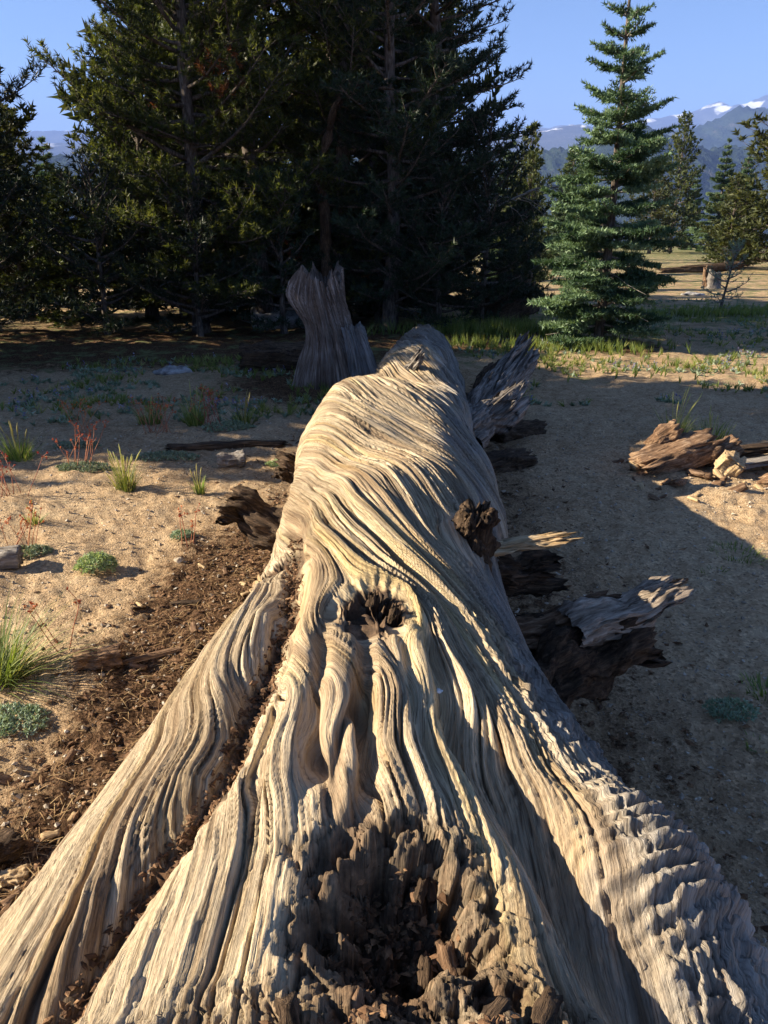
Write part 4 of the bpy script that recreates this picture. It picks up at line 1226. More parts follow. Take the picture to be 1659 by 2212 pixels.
def wood_piece(name, label, cat, loc, size, rot, seed, mat, group=None, jag=0.25, nu=30, na=44, bevel=0.35):
    """a weathered chunk: long axis local X, ragged ends and ridged sides"""
    so = seed * 2.7
    t = np.linspace(0, 1, nu); th = np.linspace(0, 2 * math.pi, na, endpoint=False)
    TT, TH = np.meshgrid(t, th, indexing='ij')
    p = bevel
    cx = np.sign(np.cos(TH)) * np.abs(np.cos(TH)) ** p; cz = np.sign(np.sin(TH)) * np.abs(np.sin(TH)) ** p
    mod = 0.72 + 0.24 * np.abs(perlin(np.cos(TH) * 4 + so, np.sin(TH) * 4, TT * 1.5)) ** 0.45 + 0.16 * np.abs(perlin(np.cos(TH) * 12 + so, np.sin(TH) * 12, TT * 4)) ** 0.5 + 0.05 * np.floor(3 * perlin(np.cos(TH) * 3, np.sin(TH) * 3 + so, TT * 5)) + 0.34 * fbm(np.cos(TH) + so, np.sin(TH), TT * 2.4, 4)
    endf = 1 - jag * (np.abs(2 * TT - 1) ** 6) * (0.4 + 0.6 * perlin(TH * 1.0, so, TT * 2))
    lenj = 1 + jag * perlin(np.cos(TH) * 4, np.sin(TH) * 4, so) + 0.4 * jag * perlin(np.cos(TH) * 12, np.sin(TH) * 12, so)
    X = (TT - 0.5) * size[0] * lenj
    Y = cx * size[1] * 0.5 * mod * endf; Z = cz * size[2] * 0.5 * mod * endf + size[2] * 0.4
    V = np.vstack([np.stack([Z * 0 + Y, Z, X], -1).reshape(-1, 3), [[0, size[2] * 0.4, -size[0] * 0.46], [0, size[2] * 0.4, size[0] * 0.46]]])
    Q = grid_quads(nu, na, True); j = np.arange(na); j2 = (j + 1) % na; c0 = nu * na
    T = np.vstack([np.stack([np.full(na, c0), j2, j], -1), np.stack([np.full(na, c0 + 1), (nu - 1) * na + j, (nu - 1) * na + j2], -1)])
    me = new_mesh(name, V, Q, T, True)
    o = link(name, me, mat)
    # mesh keeps its fibre along local Z; lay that axis along world X, then turn
    m = Euler(rot).to_matrix() @ Matrix(((0, 0, 1), (1, 0, 0), (0, 1, 0)))
    o.rotation_euler = m.to_euler()
    o.location = loc
    return tag(o, label, cat, group)


# dead wood lying on the left
wood_piece('log_chunk', 'short hollow-ended grey log chunk lying left of the big log', 'log', G3(-0.95, 4.86, -0.01), (0.17, 0.11, 0.10), (0, 0, 0.1), 3, M['greywood'], bevel=0.9, jag=0.08)
wood_piece('fallen_branch', 'dark decayed branch lying behind the short grey log chunk', 'branch', G3(-1.05, 5.25, -0.01), (0.75, 0.09, 0.06), (0, 0, 0.12), 4, M['rotten'], bevel=0.8)
wood_piece('wood_splinter', 'pale splinter lying against the short grey log chunk', 'wood piece', G3(-1.09, 4.68, 0.0), (0.20, 0.04, 0.025), (0, 0, -0.45), 5, M['palewood'], bevel=0.7)
wood_piece('log_chunk', 'cut branch end poking in at the left edge above the big grass clump', 'log', G3(-1.80, 3.36, -0.01), (0.30, 0.11, 0.10), (0, 0, 0.2), 6, M['greywood'], bevel=0.9, jag=0.06)
wood_piece('wood_chunk', 'brown rotten chunk half hidden by the big grass clump', 'wood piece', G3(-1.02, 2.52, 0.0), (0.16, 0.10, 0.07), (0, 0, 0.3), 7, M['rot_brown'], bevel=0.7)
wood_piece('stick', 'long weathered stick lying towards the root flare on the left', 'stick', G3(-0.78, 2.62, 0.0), (0.36, 0.03, 0.018), (0, 0, 0.5), 8, M['rot_brown'], bevel=0.8)
wood_piece('stick', 'dark flat stick on the sand left of the branch socket', 'stick', G3(-0.82, 3.02, 0.0), (0.12, 0.04, 0.025), (0, 0, 0.15), 9, M['rotten'], bevel=0.7)
wood_piece('wood_chunk', 'reddish brown bark slab leaning on the left root', 'bark', G3(-0.74, 1.86, 0.02), (0.07, 0.03, 0.018), (0, -0.3, 0.9), 10, M['rot_brown'], bevel=0.6)
wood_piece('wood_chunk', 'pale broken wood chunk beside the far left root', 'wood piece', G3(-0.93, 1.58, 0.0), (0.07, 0.05, 0.035), (0, 0, 0.4), 11, M['palewood'], bevel=0.7)
wood_piece('wood_chunk', 'dark rotten wood chunk at the left edge beside the root', 'wood piece', G3(-1.00, 1.63, 0.0), (0.12, 0.09, 0.07), (0, 0, 0.8), 12, M['rotten'], bevel=0.7)

# the heap of rotten wood on the right
HG = 'rotten wood heap right of the log'
wood_piece('rotten_slab', 'large brown rotten slab at the left end of the wood heap', 'wood piece', G3(1.80, 4.80, 0.0), (0.52, 0.24, 0.17), (0.15, -0.22, 0.32), 21, M['rot_brown'], HG, bevel=0.6, jag=0.4)
wood_piece('rotten_slab', 'smaller rotten lump standing on top of the big brown slab', 'wood piece', G3(1.78, 4.92, 0.10), (0.20, 0.14, 0.15), (0.2, -0.6, 0.2), 22, M['rot_brown'], HG, bevel=0.7, jag=0.4)
wood_piece('wood_wedge', 'pale wedge shaped offcut standing in the wood heap', 'wood piece', G3(2.04, 4.66, 0.02), (0.13, 0.12, 0.13), (0.3, 0.5, -0.2), 23, M['palewood'], HG, bevel=0.3, jag=0.1)
wood_piece('rotten_slab', 'brown block behind the pale wedge shaped offcut', 'wood piece', G3(2.11, 4.88, 0.03), (0.24, 0.13, 0.13), (0, -0.35, 0.25), 24, M['rot_brown'], HG, bevel=0.6)
wood_piece('grey_board', 'long flat grey board lying in the wood heap', 'board', G3(2.40, 4.73, 0.07), (0.56, 0.08, 0.035), (0, -0.12, 0.14), 25, M['greywood'], HG, bevel=0.3, jag=0.12)
wood_piece('grey_board', 'dark curved board at the back of the wood heap', 'board', G3(2.40, 5.02, 0.03), (0.60, 0.09, 0.06), (0, -0.1, 0.06), 26, M['rotten'], HG, bevel=0.5)
wood_piece('rotten_slab', 'upright brown stub topping the right end of the wood heap', 'wood piece', G3(2.58, 4.90, 0.12), (0.16, 0.14, 0.17), (0.1, 0.4, 0.5), 27, M['greywood'], HG, bevel=0.7)
wood_piece('root_snarl', 'twisted reddish root snarl at the near edge of the wood heap', 'root', G3(2.35, 4.40, 0.03), (0.30, 0.12, 0.13), (0.3, -0.4, -0.6), 28, M['rot_brown'], HG, bevel=0.9, jag=0.5)
wood_piece('root_snarl', 'second root snarl running off the right edge from the wood heap', 'root', G3(2.52, 4.42, 0.08), (0.40, 0.09, 0.10), (0.1, -0.3, 0.25), 29, M['rot_brown'], HG, bevel=0.9, jag=0.5)
wood_piece('rotten_slab', 'crumbling dark slab under the root snarls', 'wood piece', G3(2.48, 4.52, 0.0), (0.36, 0.24, 0.12), (0, 0, -0.2), 30, M['rotten'], HG, bevel=0.6)
rg = np.random.default_rng(33)
for k in range(64):
    x = 1.45 + 1.25 * rg.random(); y = 4.22 + 0.75 * rg.random() - 0.10 * (x - 1.6)
    sz = 0.022 + 0.06 * rg.random() ** 2.5
    wood_piece('wood_crumb', 'small brown crumb of rotten wood scattered round the heap', 'wood piece', G3(x, y, 0.0), (sz * 1.9, sz, sz * 0.5), (rg.normal() * .4, rg.normal() * .4, rg.random() * 6), 60 + k, M['rot_brown' if k % 3 else 'palewood'], 'crumbs of the rotten wood heap', nu=9, na=10, bevel=0.6)

# further dead wood
wood_piece('cut_stump_log', 'grey fallen trunk lying on the far meadow near the right edge', 'log', G3(11.2, 30.0, 0.0), (3.0, 0.35, 0.34), (0, -0.06, 0.15), 41, M['rotten'], bevel=0.9)
wood_piece('upturned_roots', 'dark upturned root mass in the shade between thicket and young fir', 'root', G3(2.05, 13.4, 0.0), (0.9, 0.6, 0.75), (0.2, -0.5, 0.4), 42, M['rotten'], bevel=0.8, jag=0.5)
wood_piece('dark_log', 'dark log end lying under the young fir on its left', 'log', G3(1.75, 12.3, 0.0), (0.8, 0.16, 0.15), (0, 0, 0.1), 43, M['rotten'], bevel=0.9)
wood_piece('shaded_log', 'dark fallen log lying in deep shade left of the grey stump', 'log', G3(-1.10, 8.5, -0.03), (0.75, 0.36, 0.34), (0.1, 0, 0.12), 44, M['rotten'], bevel=0.9, jag=0.2)
wood_piece('dark_log', 'dark rotten log piece beside the far right flank of the big log', 'log', G3(0.95, 5.6, -0.04), (0.42, 0.2, 0.15), (0, 0, 0.6), 45, M['rotten'], bevel=0.8, jag=0.3)
wood_piece('dark_log', 'low dark rotten lump in the shadow right of the big log', 'log', G3(0.75, 4.9, -0.05), (0.36, 0.26, 0.13), (0, 0, 0.5), 46, M['rotten'], bevel=0.8, jag=0.3)

cs = thing('cut_stump', 'small sawn stump standing on the sunlit sand near the right edge', 'stump', G3(8.41, 21.7, 0))
def stump_body():
    na, nz = 48, 12
    th = np.linspace(0, 2 * math.pi, na, endpoint=False); t = np.linspace(0, 1, nz)
    TT, TH = np.meshgrid(t, th, indexing='ij')
    rad = 0.19 * (1 + 0.35 * np.exp(-TT * 5) + 0.15 * perlin(np.cos(TH) * 3, np.sin(TH) * 3, TT))
    top = 0.40 + 0.10 * sstep(0, -1, np.cos(th)) + 0.05 * perlin(np.cos(th) * 5, np.sin(th) * 5, 2.0)
    P = np.stack([rad * np.cos(TH), rad * np.sin(TH), TT * top[None]], -1).reshape(-1, 3)
    V = np.vstack([P, [[0.03, 0, 0.36]]]); j = np.arange(na)
    T = np.stack([np.full(na, nz * na), (nz - 1) * na + j, (nz - 1) * na + (j + 1) % na], -1)
    return new_mesh('body', V, grid_quads(nz, na, True), T, True)
link('body', stump_body(), M['greywood'], cs)
mb = MB(); splinter_branch(mb, (-0.16, -0.05, 0.0), (-0.15, 0, 1), 0.52, 0.08, 0.05, 77, rings=12, around=24)
local_part('split_slab', mb, M['rot_brown'], cs, (-0.16, -0.05, 0.0), (-0.15, 0, 1))

make_pine('sapling', 'sparse pale stemmed sapling leaning right beside the green strip', G3(6.1, 15.2), 1.15, 0.05, 0.42, 91, M['mat_leaf'], None, lean=(0.12, 0), nl=22, nlen=0.05, nwid=0.014, k=8, trunk_r=0.02, cat='sapling', twig_mat=M['twig'], bare=2)


# ------------------------------------------------------------------ rocks
def make_rock(name, label, loc, size, seed, mat, group=None, n=20):
    th = np.linspace(0, math.pi, n); ph = np.linspace(0, 2 * math.pi, 2 * n, endpoint=False)
    TH, PHI = np.meshgrid(th, ph, indexing='ij')
    D3 = np.stack([np.sin(TH) * np.cos(PHI), np.sin(TH) * np.sin(PHI), np.cos(TH)], -1)
    f = 1 + 0.45 * fbm(D3[..., 0] * 1.3 + seed, D3[..., 1] * 1.3, D3[..., 2] * 1.3, 4)
    V = (D3 * f[..., None] * np.array(size) * 0.5).reshape(-1, 3)
    o = link(name, new_mesh(name, V, grid_quads(n, 2 * n, True)[:, ::-1], None, True), mat)
    o.location = loc
    return tag(o, label, 'rock', group)


make_rock('granite_rock', 'pale granite rock in the shade left of the grey stump', G3(-2.16, 8.3, 0.0), (0.34, 0.22, 0.14), 2, M['rock'])
make_rock('granite_rock', 'low boulder showing in the sunlit gap under the pines', G3(-1.6, 12.6, 0.1), (0.9, 0.5, 0.4), 4, M['rock'])
make_rock('granite_rock', 'flat grey rock on the meadow below the right edge tree', G3(7.0, 19.0, 0.0), (0.5, 0.3, 0.12), 5, M['rock'])
make_rock('granite_rock', 'small stone poking from the sand left of the pale green plant', G3(-0.95, 3.45, 0.0), (0.045, 0.035, 0.035), 6, M['stone'], n=10)


# ------------------------------------------------------------------ grasses and herbs
def blades(mb, c, n, h, spread, rg, w=0.004, droop=0.35, dry=0.25, radius=0.05):
    """n grass blades from a tuft at c"""
    m = 5
    a = rg.random(n) * 6.283; el = np.abs(rg.normal(size=n)) * spread
    hh = h * (0.45 + 0.65 * rg.random(n))
    d = np.stack([np.cos(a) * np.sin(el), np.sin(a) * np.sin(el), np.cos(el)], -1)
    rb = radius * np.sqrt(rg.random(n))
    b = np.array(c) + np.stack([np.cos(a) * rb, np.sin(a) * rb, np.zeros(n) - 0.01], -1)
    t = np.linspace(0, 1, m)
    out = np.stack([np.cos(a), np.sin(a), np.zeros(n)], -1)
    P = b[:, None] + d[:, None] * (t[None, :, None] * hh[:, None, None]) + (out[:, None] * 0.6 - np.array([0, 0, 0.5])) * (droop * (0.3 + rg.random(n)))[:, None, None] * (t ** 2.2)[None, :, None] * hh[:, None, None]
    sd = np.stack([-np.sin(a + rg.normal(size=n) * .8), np.cos(a), np.zeros(n)], -1)
    wd = w * (1 - t ** 1.5 * 0.92)
    A = P - sd[:, None] * wd[None, :, None]; B = P + sd[:, None] * wd[None, :, None]
    V = np.stack([A, B], 2).reshape(-1, 3)
    base = (np.arange(n) * m * 2)[:, None] + (np.arange(m - 1) * 2)[None]
    Q = np.stack([base, base + 1, base + 3, base + 2], -1).reshape(-1, 4)
    tint = np.clip(0.3 + 0.25 * rg.normal(size=n) + np.where(rg.random(n) < dry, 0.5, 0), 0, 1)
    mb.add(V, Q, None, np.repeat(tint, m * 2))


def grass(label, x, y, n, h, spread=0.35, seeds=6, seed=0, rad=0.05, dry=0.2, w=0.003, group='grass clumps on the sand', droop=0.35):
    rg = np.random.default_rng(seed + 300)
    root = thing('grass_clump', label, 'grass', G3(x, y), 0, group)
    mb = MB(); blades(mb, (0, 0, 0), n, h, spread, rg, w, droop, dry, rad)
    tag(mb.build('blade_tuft', M['grass'], root, smooth=False), kind='stuff')
    if seeds:
        sm = MB()
        for i in range(seeds):
            a = rg.random() * 6.28; el = 0.1 + 0.35 * rg.random()
            d = np.array([math.cos(a) * math.sin(el), math.sin(a) * math.sin(el), math.cos(el)])
            L = h * (1.0 + 0.5 * rg.random())
            c = curve_pts(np.zeros(3), d, L, 8, (0.05, 0, -0.05), rg, 0.05)
            sm.tube(c, [0.0018] * 6 + [0.0035, 0.0012], 4, a=0.9)
        tag(sm.build('seed_stalks', M['grass'], root), kind='stuff')
    return root


grass('fine upright grass clump with pale seed stalks on the open sand', -1.48, 4.42, 200, 0.20, 0.28, 14, 1, 0.05, w=0.0022)
grass('small green grass tuft just left of the short grey log chunk', -1.05, 4.38, 70, 0.13, 0.2, 4, 2, 0.025)
grass('tall grass clump at the left edge, beside red stalked herbs', -2.33, 5.0, 200, 0.21, 0.45, 10, 3, 0.07, w=0.0024)
grass('lush long bladed grass clump at the left edge in the foreground', -1.37, 2.45, 420, 0.33, 0.75, 6, 4, 0.09, 0.15, 0.0026, droop=0.5)
grass('grass clump in half shade among red stalked herbs left of the stump', -1.40, 5.9, 160, 0.24, 0.32, 8, 5, 0.06)
grass('thinner grass clump right of the half shaded one', -1.02, 5.8, 90, 0.20, 0.35, 5, 6, 0.05)
grass('tall sunlit grass clump behind the rotten wood heap', 1.98, 5.38, 150, 0.28, 0.45, 10, 7, 0.07, 0.35)
grass('thin grass tufts behind the right end of the wood heap', 2.26, 5.45, 90, 0.17, 0.5, 5, 8, 0.12)
grass('low bright green grass tuft at the right edge of the log shadow', 1.66, 3.50, 220, 0.055, 0.9, 0, 9, 0.11, 0.05)
grass('small dark grass tuft in the log shadow', 1.48, 3.32, 60, 0.04, 0.8, 0, 10, 0.05, 0.05)
grass('dark grass tuft in shade at the right edge lower down', 1.30, 2.36, 160, 0.06, 0.8, 0, 11, 0.09, 0.1)
grass('small yellowish grass tuft left, among thin red stalks', -1.78, 3.86, 60, 0.10, 0.35, 3, 12, 0.03, 0.5)
grass('shaded grass clump behind the sunlit clump', -1.75, 5.95, 140, 0.17, 0.4, 4, 13, 0.08)
grass('dim grass tuft in the log shadow, second from the right edge', 1.18, 2.05, 90, 0.05, 0.9, 0, 14, 0.07, 0.2)


def herb_mat(label, x, y, rx, ry, n, leaf, mat, seed, h=0.03, group='low mat plants on the sand', name='mat_plant', cat='plant'):
    rg = np.random.default_rng(seed + 500)
    mb = MB()
    a = rg.random(n) * 6.283; r = np.sqrt(rg.random(n)) * (0.8 + 0.3 * perlin(np.cos(a) * 2, np.sin(a) * 2, seed))
    P = np.stack([r * np.cos(a) * rx, r * np.sin(a) * ry, h * (1 - r ** 2) * (0.4 + 0.8 * rg.random(n))], -1)
    A = unit(np.stack([np.cos(a) * 0.5, np.sin(a) * 0.5, 0.8 + 0 * a], -1) + rg.normal(size=(n, 3)) * 0.4)
    needles(mb, P, A, rg, 6, leaf, leaf * 0.42, leaf * 0.3, 0.9, 0.2 + 0.6 * rg.random(n))
    o = mb.build(name, mat, None, smooth=False, loc=G3(x, y, 0.0))
    return tag(o, label, cat, group)


herb_mat('pale green rounded mat plant alone on the open sand', -1.30, 3.36, 0.115, 0.085, 420, 0.016, M['greenmat'], 1, 0.07)
herb_mat('small silvery mat left of the dark branch stub', -0.99, 3.70, 0.075, 0.05, 180, 0.013, M['mat_leaf'], 2)
herb_mat('silvery mat under the red stalked herb beside the left grass clump', -1.84, 4.76, 0.20, 0.09, 380, 0.016, M['mat_leaf'], 3)
herb_mat('silvery green mat in half shade below the grass clump among red herbs', -1.12, 5.72, 0.24, 0.12, 420, 0.017, M['mat_leaf'], 4, 0.05)
herb_mat('silvery mat at the left edge above the cut branch end', -1.66, 3.52, 0.12, 0.07, 260, 0.014, M['mat_leaf'], 5)
herb_mat('grey mat at the far left under the tall grass clump', -2.05, 5.25, 0.2, 0.1, 300, 0.016, M['mat_leaf'], 6)
herb_mat('grey green mat under the lush foreground grass', -1.20, 2.20, 0.14, 0.10, 260, 0.016, M['mat_leaf'], 7)
herb_mat('small silvery mat beside the dark stub below the hump', -0.66, 4.85, 0.09, 0.06, 160, 0.013, M['greenmat'], 8)
herb_mat('dim grey green mat in the log shadow near the right edge', 1.12, 2.22, 0.10, 0.07, 200, 0.014, M['mat_leaf'], 9, 0.02)
herb_mat('flat silvery mat behind the sunlit grass clump', -1.38, 5.0, 0.26, 0.10, 360, 0.016, M['mat_leaf'], 10)


def buckwheat(label, x, y, n, h, seed, spread=0.6):
    rg = np.random.default_rng(seed + 700)
    root = thing('red_herb', label, 'plant', G3(x, y), 0, 'red stalked herbs')
    st = MB(); hd = MB()
    for i in range(n):
        a = rg.random() * 6.28; el = spread * (0.2 + rg.random())
        d = np.array([math.cos(a) * math.sin(el), math.sin(a) * math.sin(el), math.cos(el)])
        L = h * (0.6 + 0.6 * rg.random())
        b = np.array([rg.normal() * 0.05, rg.normal() * 0.03, 0])
        c = curve_pts(b, d, L, 6, (0, 0, 0.05), rg, 0.04)
        st.tube(c, np.linspace(0.0022, 0.0016, 6), 4, a=0.3 + 0.5 * rg.random())
        tips = [c[-1]]
        for q in range(3):
            e = c[-1] + rg.normal(size=3) * 0.016 + np.array([0, 0, 0.016])
            st.tube(np.stack([c[-1], e]), 0.0014, 3, a=0.5, cap=False); tips.append(e)
        T = np.array(tips)
        needles(hd, np.repeat(T, 2, 0), unit(rg.normal(size=(len(T) * 2, 3))), rg, 5, 0.009, 0.006, 0.004, 1.2, rg.random(len(T) * 2))
    tag(st.build('stalk_tuft', M['redstalk'], root), kind='stuff')
    tag(hd.build('flower_heads', M['redhead'], root, smooth=False), kind='stuff')
    return root


buckwheat('herb with leaning red stalks and orange heads beside the left grass clump', -1.90, 4.78, 13, 0.24, 1)
buckwheat('low red herb cut by the left edge on the open sand', -2.07, 4.25, 9, 0.20, 2)
buckwheat('red stalked herb at the left edge above the cut branch end', -1.70, 3.55, 10, 0.18, 3)
buckwheat('red herb in half shade left of the half shaded grass', -1.62, 5.6, 14, 0.22, 4)
buckwheat('red herb rising right of the half shaded grass clump', -1.22, 5.75, 12, 0.26, 5)
buckwheat('thin pinkish herb right of the pale green mat plant', -0.93, 3.62, 4, 0.17, 6, 0.3)
buckwheat('single red stalk leaning out of the foreground grass', -1.16, 2.62, 3, 0.22, 7, 0.5)
buckwheat('red herb behind the left edge grass clump', -2.15, 5.6, 10, 0.2, 8)


# ------------------------------------------------------------------ uncountable ground cover
def scatter_meadow():
    rg = np.random.default_rng(800)
    gm = MB(); sm = MB(); lu = MB()
    def cover(x, y): return perlin(x * 0.9, y * 0.9, 5.5) + 0.5 * perlin(x * 2.7, y * 2.7, 1.5)
    n = 9000
    y = 6.6 + 11 * rg.random(n) ** 1.3; x = 0.9 + (0.62 * y + 0.5) * rg.random(n)
    x2 = -0.6 * y * rg.random(n); left = rg.random(n) < 0.3; x = np.where(left, x2, x); y = np.where(left, 5.8 + 3.4 * rg.random(n), y)
    keep = (cover(x, y) > 0.03) & ~((np.abs(x - log_cx(y)) < 0.75) & (y < 9))
    x, y = x[keep], y[keep]
    z = gz(x, y) + ground_relief(x, y)
    P = np.stack([x, y, z], -1)
    typ = perlin(x * 1.3, y * 1.3, 9.0) + 0.25 * rg.normal(size=len(x))
    s = typ > -0.05
    A = unit(np.stack([rg.normal(size=len(x)) * .4, rg.normal(size=len(x)) * .4, 1 + 0 * x], -1))
    needles(sm, P[s], A[s], rg, 9, 0.045, 0.018, 0.02, 0.95, 0.2 + 0.6 * rg.random(s.sum()))
    needles(gm, P[~s], A[~s], rg, 9, 0.075, 0.010, 0.01, 0.5, 0.15 + 0.7 * rg.random((~s).sum()))
    f = s & (perlin(x * 1.1, y * 1.1, 2.0) > 0.05) & (rg.random(len(x)) < 0.55)
    needles(lu, P[f] + np.array([0, 0, 0.03]), A[f], rg, 6, 0.018, 0.014, 0.05, 1.1, rg.random(f.sum()))
    # strip of taller green grass by the young fir, and the green strip further right
    for cx, cy, sx, sy, m, h in ((1.75, 11.6, 0.75, 0.3, 420, 0.22), (4.9, 14.2, 2.0, 0.35, 420, 0.14), (7.2, 14.9, 1.2, 0.5, 260, 0.12), (2.3, 9.9, 0.6, 0.25, 130, 0.14), (1.25, 10.2, .3, .2, 60, .14), (3.6, 8.6, 1.3, 0.5, 120, 0.10)):
        xx = cx + rg.normal(size=m) * sx; yy = cy + rg.normal(size=m) * sy
        zz = gz(xx, yy)
        Q = np.stack([xx, yy, zz], -1)
        A2 = unit(np.stack([rg.normal(size=m) * .25, rg.normal(size=m) * .25, 1 + 0 * xx], -1))
        needles(gm, Q, A2, rg, 9, h, 0.010, 0.01, 0.28, 0.1 + 0.6 * rg.random(m))
    tag(gm.build('meadow_grass', M['grass'], None, smooth=False), 'thin green grass growing over the sandy meadow', 'grass', kind='stuff')
    tag(sm.build('silver_groundcover', M['mat_leaf'], None, smooth=False), 'grey green cushion plants dotted over the sandy meadow', 'ground cover', kind='stuff')
    tag(lu.build('lupine_flowers', M['lupine'], None, smooth=False), 'pale violet flower heads among the cushion plants', 'flowers', kind='stuff')


scatter_meadow()


def pebble_mesh(mb, P, S, rg, tint):
    """small irregular octahedral stones / chips: P centres, S sizes (n,3)"""
    n = len(P)
    base = np.array([[1, 0, 0], [0, 1, 0], [-1, 0, 0], [0, -1, 0], [0, 0, 1], [0, 0, -1]], float)
    T = np.array([[0, 1, 4], [1, 2, 4], [2, 3, 4], [3, 0, 4], [1, 0, 5], [2, 1, 5], [3, 2, 5], [0, 3, 5]])
    V = (base[None] + 0.22 * rg.normal(size=(n, 6, 3))) * S[:, None, :] * (0.8 + 0.4 * rg.random((n, 6, 1)))
    a = rg.random(n) * 6.283; ca, sa = np.cos(a), np.sin(a)
    tl = rg.normal(size=(n, 1)) * 0.35
    Vx = V[..., 0] * ca[:, None] - V[..., 1] * sa[:, None]; Vy = V[..., 0] * sa[:, None] + V[..., 1] * ca[:, None]
    Vz = V[..., 2] + Vx * tl
    W = np.stack([Vx, Vy, Vz], -1) + P[:, None, :]
    mb.add(W.reshape(-1, 3), None, (T[None] + (np.arange(n) * 6)[:, None, None]).reshape(-1, 3), np.repeat(tint, 6))


def scatter_litter():
    rg = np.random.default_rng(900)
    # grit
    n = 11500
    y = 1.0 + 5.2 * rg.random(n) ** 1.25; x = (rg.random(n) * 2 - 1) * (0.62 * y + 0.25)
    ok = ~((x > np.interp(y, [1.4, 1.7, 2.4, 4], [-.8, -.55, -.4, -.33])) & (x < 0.4))
    x, y = x[ok], y[ok]
    z = gz(x, y) + ground_relief(x, y)
    s = 0.0025 + 0.0075 * rg.random(len(x)) ** 3.5
    mb = MB(); pebble_mesh(mb, np.stack([x, y, z + s * 0.3], -1), s[:, None] * np.array([1.2, 1, 0.8]), rg, rg.random(len(x)))
    tag(mb.build('grit', M['stone'], None, smooth=False), 'coarse pale granite grit strewn over the sand', 'grit', kind='stuff')
    # bark crumbs beside the log
    n = 7000
    y = 1.25 + 4.3 * rg.random(n) ** 1.5
    edge = np.interp(y, [1.25, 1.48, 1.6, 1.71, 1.98, 2.4, 3.04, 4.2, 6], [-.9, -.82, -.72, -.6, -.5, -.42, -.38, -.33, -.1])
    x = edge - np.abs(rg.normal(size=n)) * np.interp(y, [1.2, 2.2, 3.5, 5.5], [0.48, 0.46, 0.28, 0.22]) + 0.03
    rt = rg.random(n) < 0.14
    x = np.where(rt, 0.45 + np.abs(rg.normal(size=n)) * 0.4, x)
    z = gz(x, y) + ground_relief(x, y)
    s = 0.0035 + 0.011 * rg.random(n) ** 3
    mb = MB(); pebble_mesh(mb, np.stack([x, y, z + s * 0.3], -1), s[:, None] * np.array([1.5, 0.8, 0.45]), rg, rg.random(n))
    Pl, va, ca, nl_ = LOG_S
    for msk, m in ((va > 0.35, 2200), (ca > 0.5, 900)):
        pick = rg.choice(np.flatnonzero(msk & (Pl[:, 1] > 0.6) & (nl_[:, 2] > 0.2)), m)
        s2 = 0.002 + 0.0055 * rg.random(m) ** 2.0
        pebble_mesh(mb, Pl[pick] + np.array([0, 0, 0.002]), s2[:, None] * np.array([1.6, 0.8, 0.5]), rg, rg.random(m))
    tag(mb.build('bark_crumbs', M['chip'], None, smooth=False), 'dark bark crumbs and wood chips heaped along the log', 'litter', kind='stuff')
    # dry needles and straws
    n = 3600
    y = 1.25 + 4.0 * rg.random(n) ** 1.3
    edge = np.interp(y, [1.25, 1.48, 1.6, 1.71, 1.98, 2.4, 3.04, 4.2, 6], [-.9, -.82, -.72, -.6, -.5, -.42, -.38, -.33, -.1])
    x = edge - np.abs(rg.normal(size=n)) * np.where(rg.random(n) < 0.3, 1.0, 0.34)
    z = gz(x, y) + ground_relief(x, y) + 0.006
    a = rg.random(n) * 6.283; L = 0.02 + 0.045 * rg.random(n)
    d = np.stack([np.cos(a), np.sin(a), 0.12 * rg.normal(size=n)], -1) * L[:, None]
    sd = np.stack([-np.sin(a), np.cos(a), 0 * a], -1) * 0.0011
    P = np.stack([x, y, z], -1)
    V = np.stack([P - sd, P + sd, P + d * 0.5 + sd + np.array([0, 0, .003]), P + d * .5 - sd + np.array([0, 0, .003]), P + d], 1)
    b = np.arange(n)[:, None] * 5
    mb = MB(); mb.add(V.reshape(-1, 3), b + np.array([[0, 1, 2, 3]]), b + np.array([[3, 2, 4]]), np.repeat(rg.random(n), 5))
    tag(mb.build('dry_needles', M['straw'], None, smooth=False), 'fallen dry needles and straws among the bark crumbs', 'litter', kind='stuff')


scatter_litter()

# rotten blocks lodged in the cavity of the root crown: parts of the log
rg = np.random.default_rng(960)
for k in range(30):
    ca = np.flatnonzero((LOG_S[2] > 0.45) & (LOG_S[0][:, 1] > 0.62) & (LOG_S[3][:, 2] > 0.1))
    p = LOG_S[0][rg.choice(ca)]
    s_ = 0.012 + 0.022 * rg.random() ** 1.5
    o = wood_piece('rotten_block', None, None, (0, 0, 0), (s_ * 1.8, s_, s_ * 0.8), (rg.normal() * .5, -0.5 + rg.normal() * .5, 1.57 + rg.normal() * .6), 400 + k, M[('rotten', 'rot_brown', 'rotten', 'rotten')[k % 4]], None, nu=10, na=12, bevel=0.6, jag=0.4)
    o.location = (p[0], p[1], p[2] - 0.004)
    o.parent = log

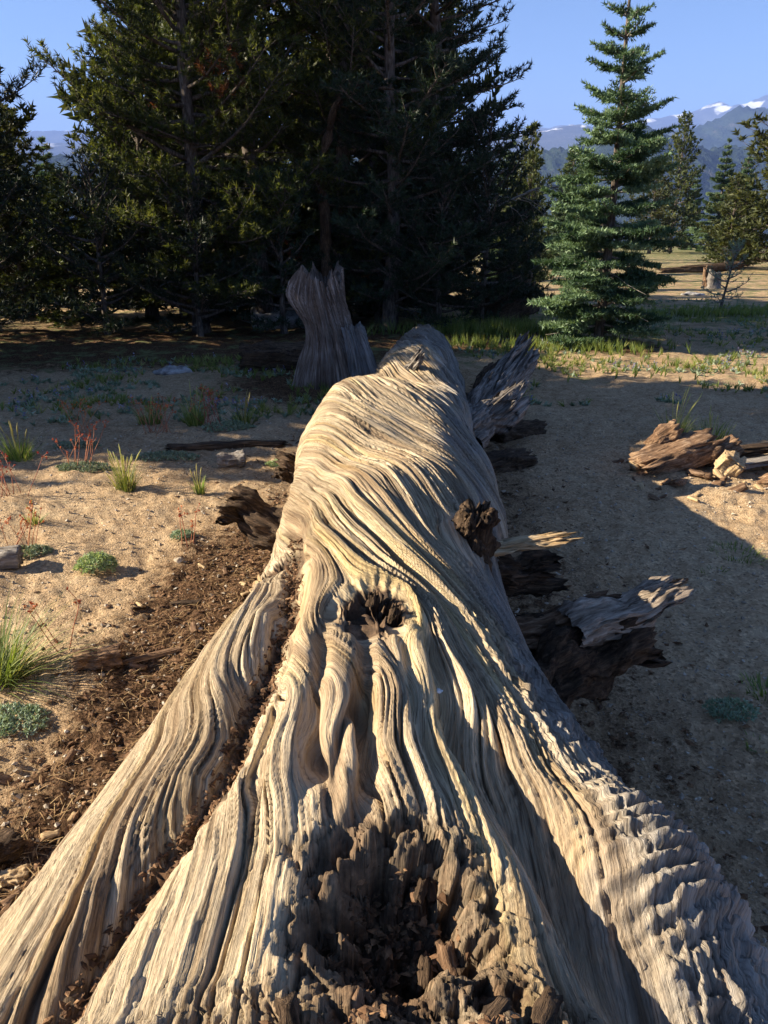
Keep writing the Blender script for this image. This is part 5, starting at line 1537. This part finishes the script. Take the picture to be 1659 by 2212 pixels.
# a white dropping on the crest of the log
k_ = int(np.argmin(np.hypot(LOG_S[0][:, 0] - 0.10, LOG_S[0][:, 1] - 1.26) + np.where(LOG_S[3][:, 2] > 0.3, 0, 9)))
make_rock('bird_dropping', 'small white bird dropping on the crest of the log below the knot', tuple(LOG_S[0][k_]), (0.022, 0.014, 0.008), 9, M['white'], None, 10)['category'] = 'dropping'

# larger single chips on the litter
rg = np.random.default_rng(950)
for k in range(46):
    y = 1.3 + 2.6 * rg.random() ** 1.3
    e = float(np.interp(y, [1.25, 1.48, 1.6, 1.71, 1.98, 2.4, 3.04, 4.2], [-.95, -.87, -.77, -.66, -.56, -.48, -.44, -.4]))
    x = e - abs(rg.normal()) * 0.26
    s_ = 0.012 + 0.02 * rg.random()
    wood_piece('wood_chip', 'loose brown wood chip lying on the dark litter left of the log', 'wood chip', G3(x, y, 0.002), (s_ * 2.2, s_, s_ * 0.5), (rg.normal() * .25, rg.normal() * .25, rg.random() * 6), 200 + k, M[('rot_brown', 'palewood', 'rot_brown', 'rotten')[k % 4]], 'loose wood chips on the litter', nu=6, na=8, bevel=0.5)


# ------------------------------------------------------------------ haze
def make_haze():
    x0, x1, y0, y1, z0, z1 = -14500, 14500, -14500, 14800, -420, 1010
    V = np.array([(x, y, z) for z in (z0, z1) for y in (y0, y1) for x in (x0, x1)], float)
    Q = np.array([[0, 2, 3, 1], [4, 5, 7, 6], [0, 1, 5, 4], [2, 6, 7, 3], [0, 4, 6, 2], [1, 3, 7, 5]])
    m = bpy.data.materials.new('valley_haze'); m.use_nodes = True
    N = m.node_tree.nodes; N.remove(N['Principled BSDF'])
    v = N.new('ShaderNodeVolumePrincipled')
    v.inputs['Color'].default_value = (0.28, 0.44, 1.0, 1)
    v.inputs['Density'].default_value = 0.00012
    m.node_tree.links.new(v.outputs[0], N['Material Output'].inputs['Volume'])
    o = link('haze', new_mesh('haze', V, Q, None, False), m)
    tag(o, 'thin blue haze over the valley and mountains', 'haze', kind='stuff')


make_haze()
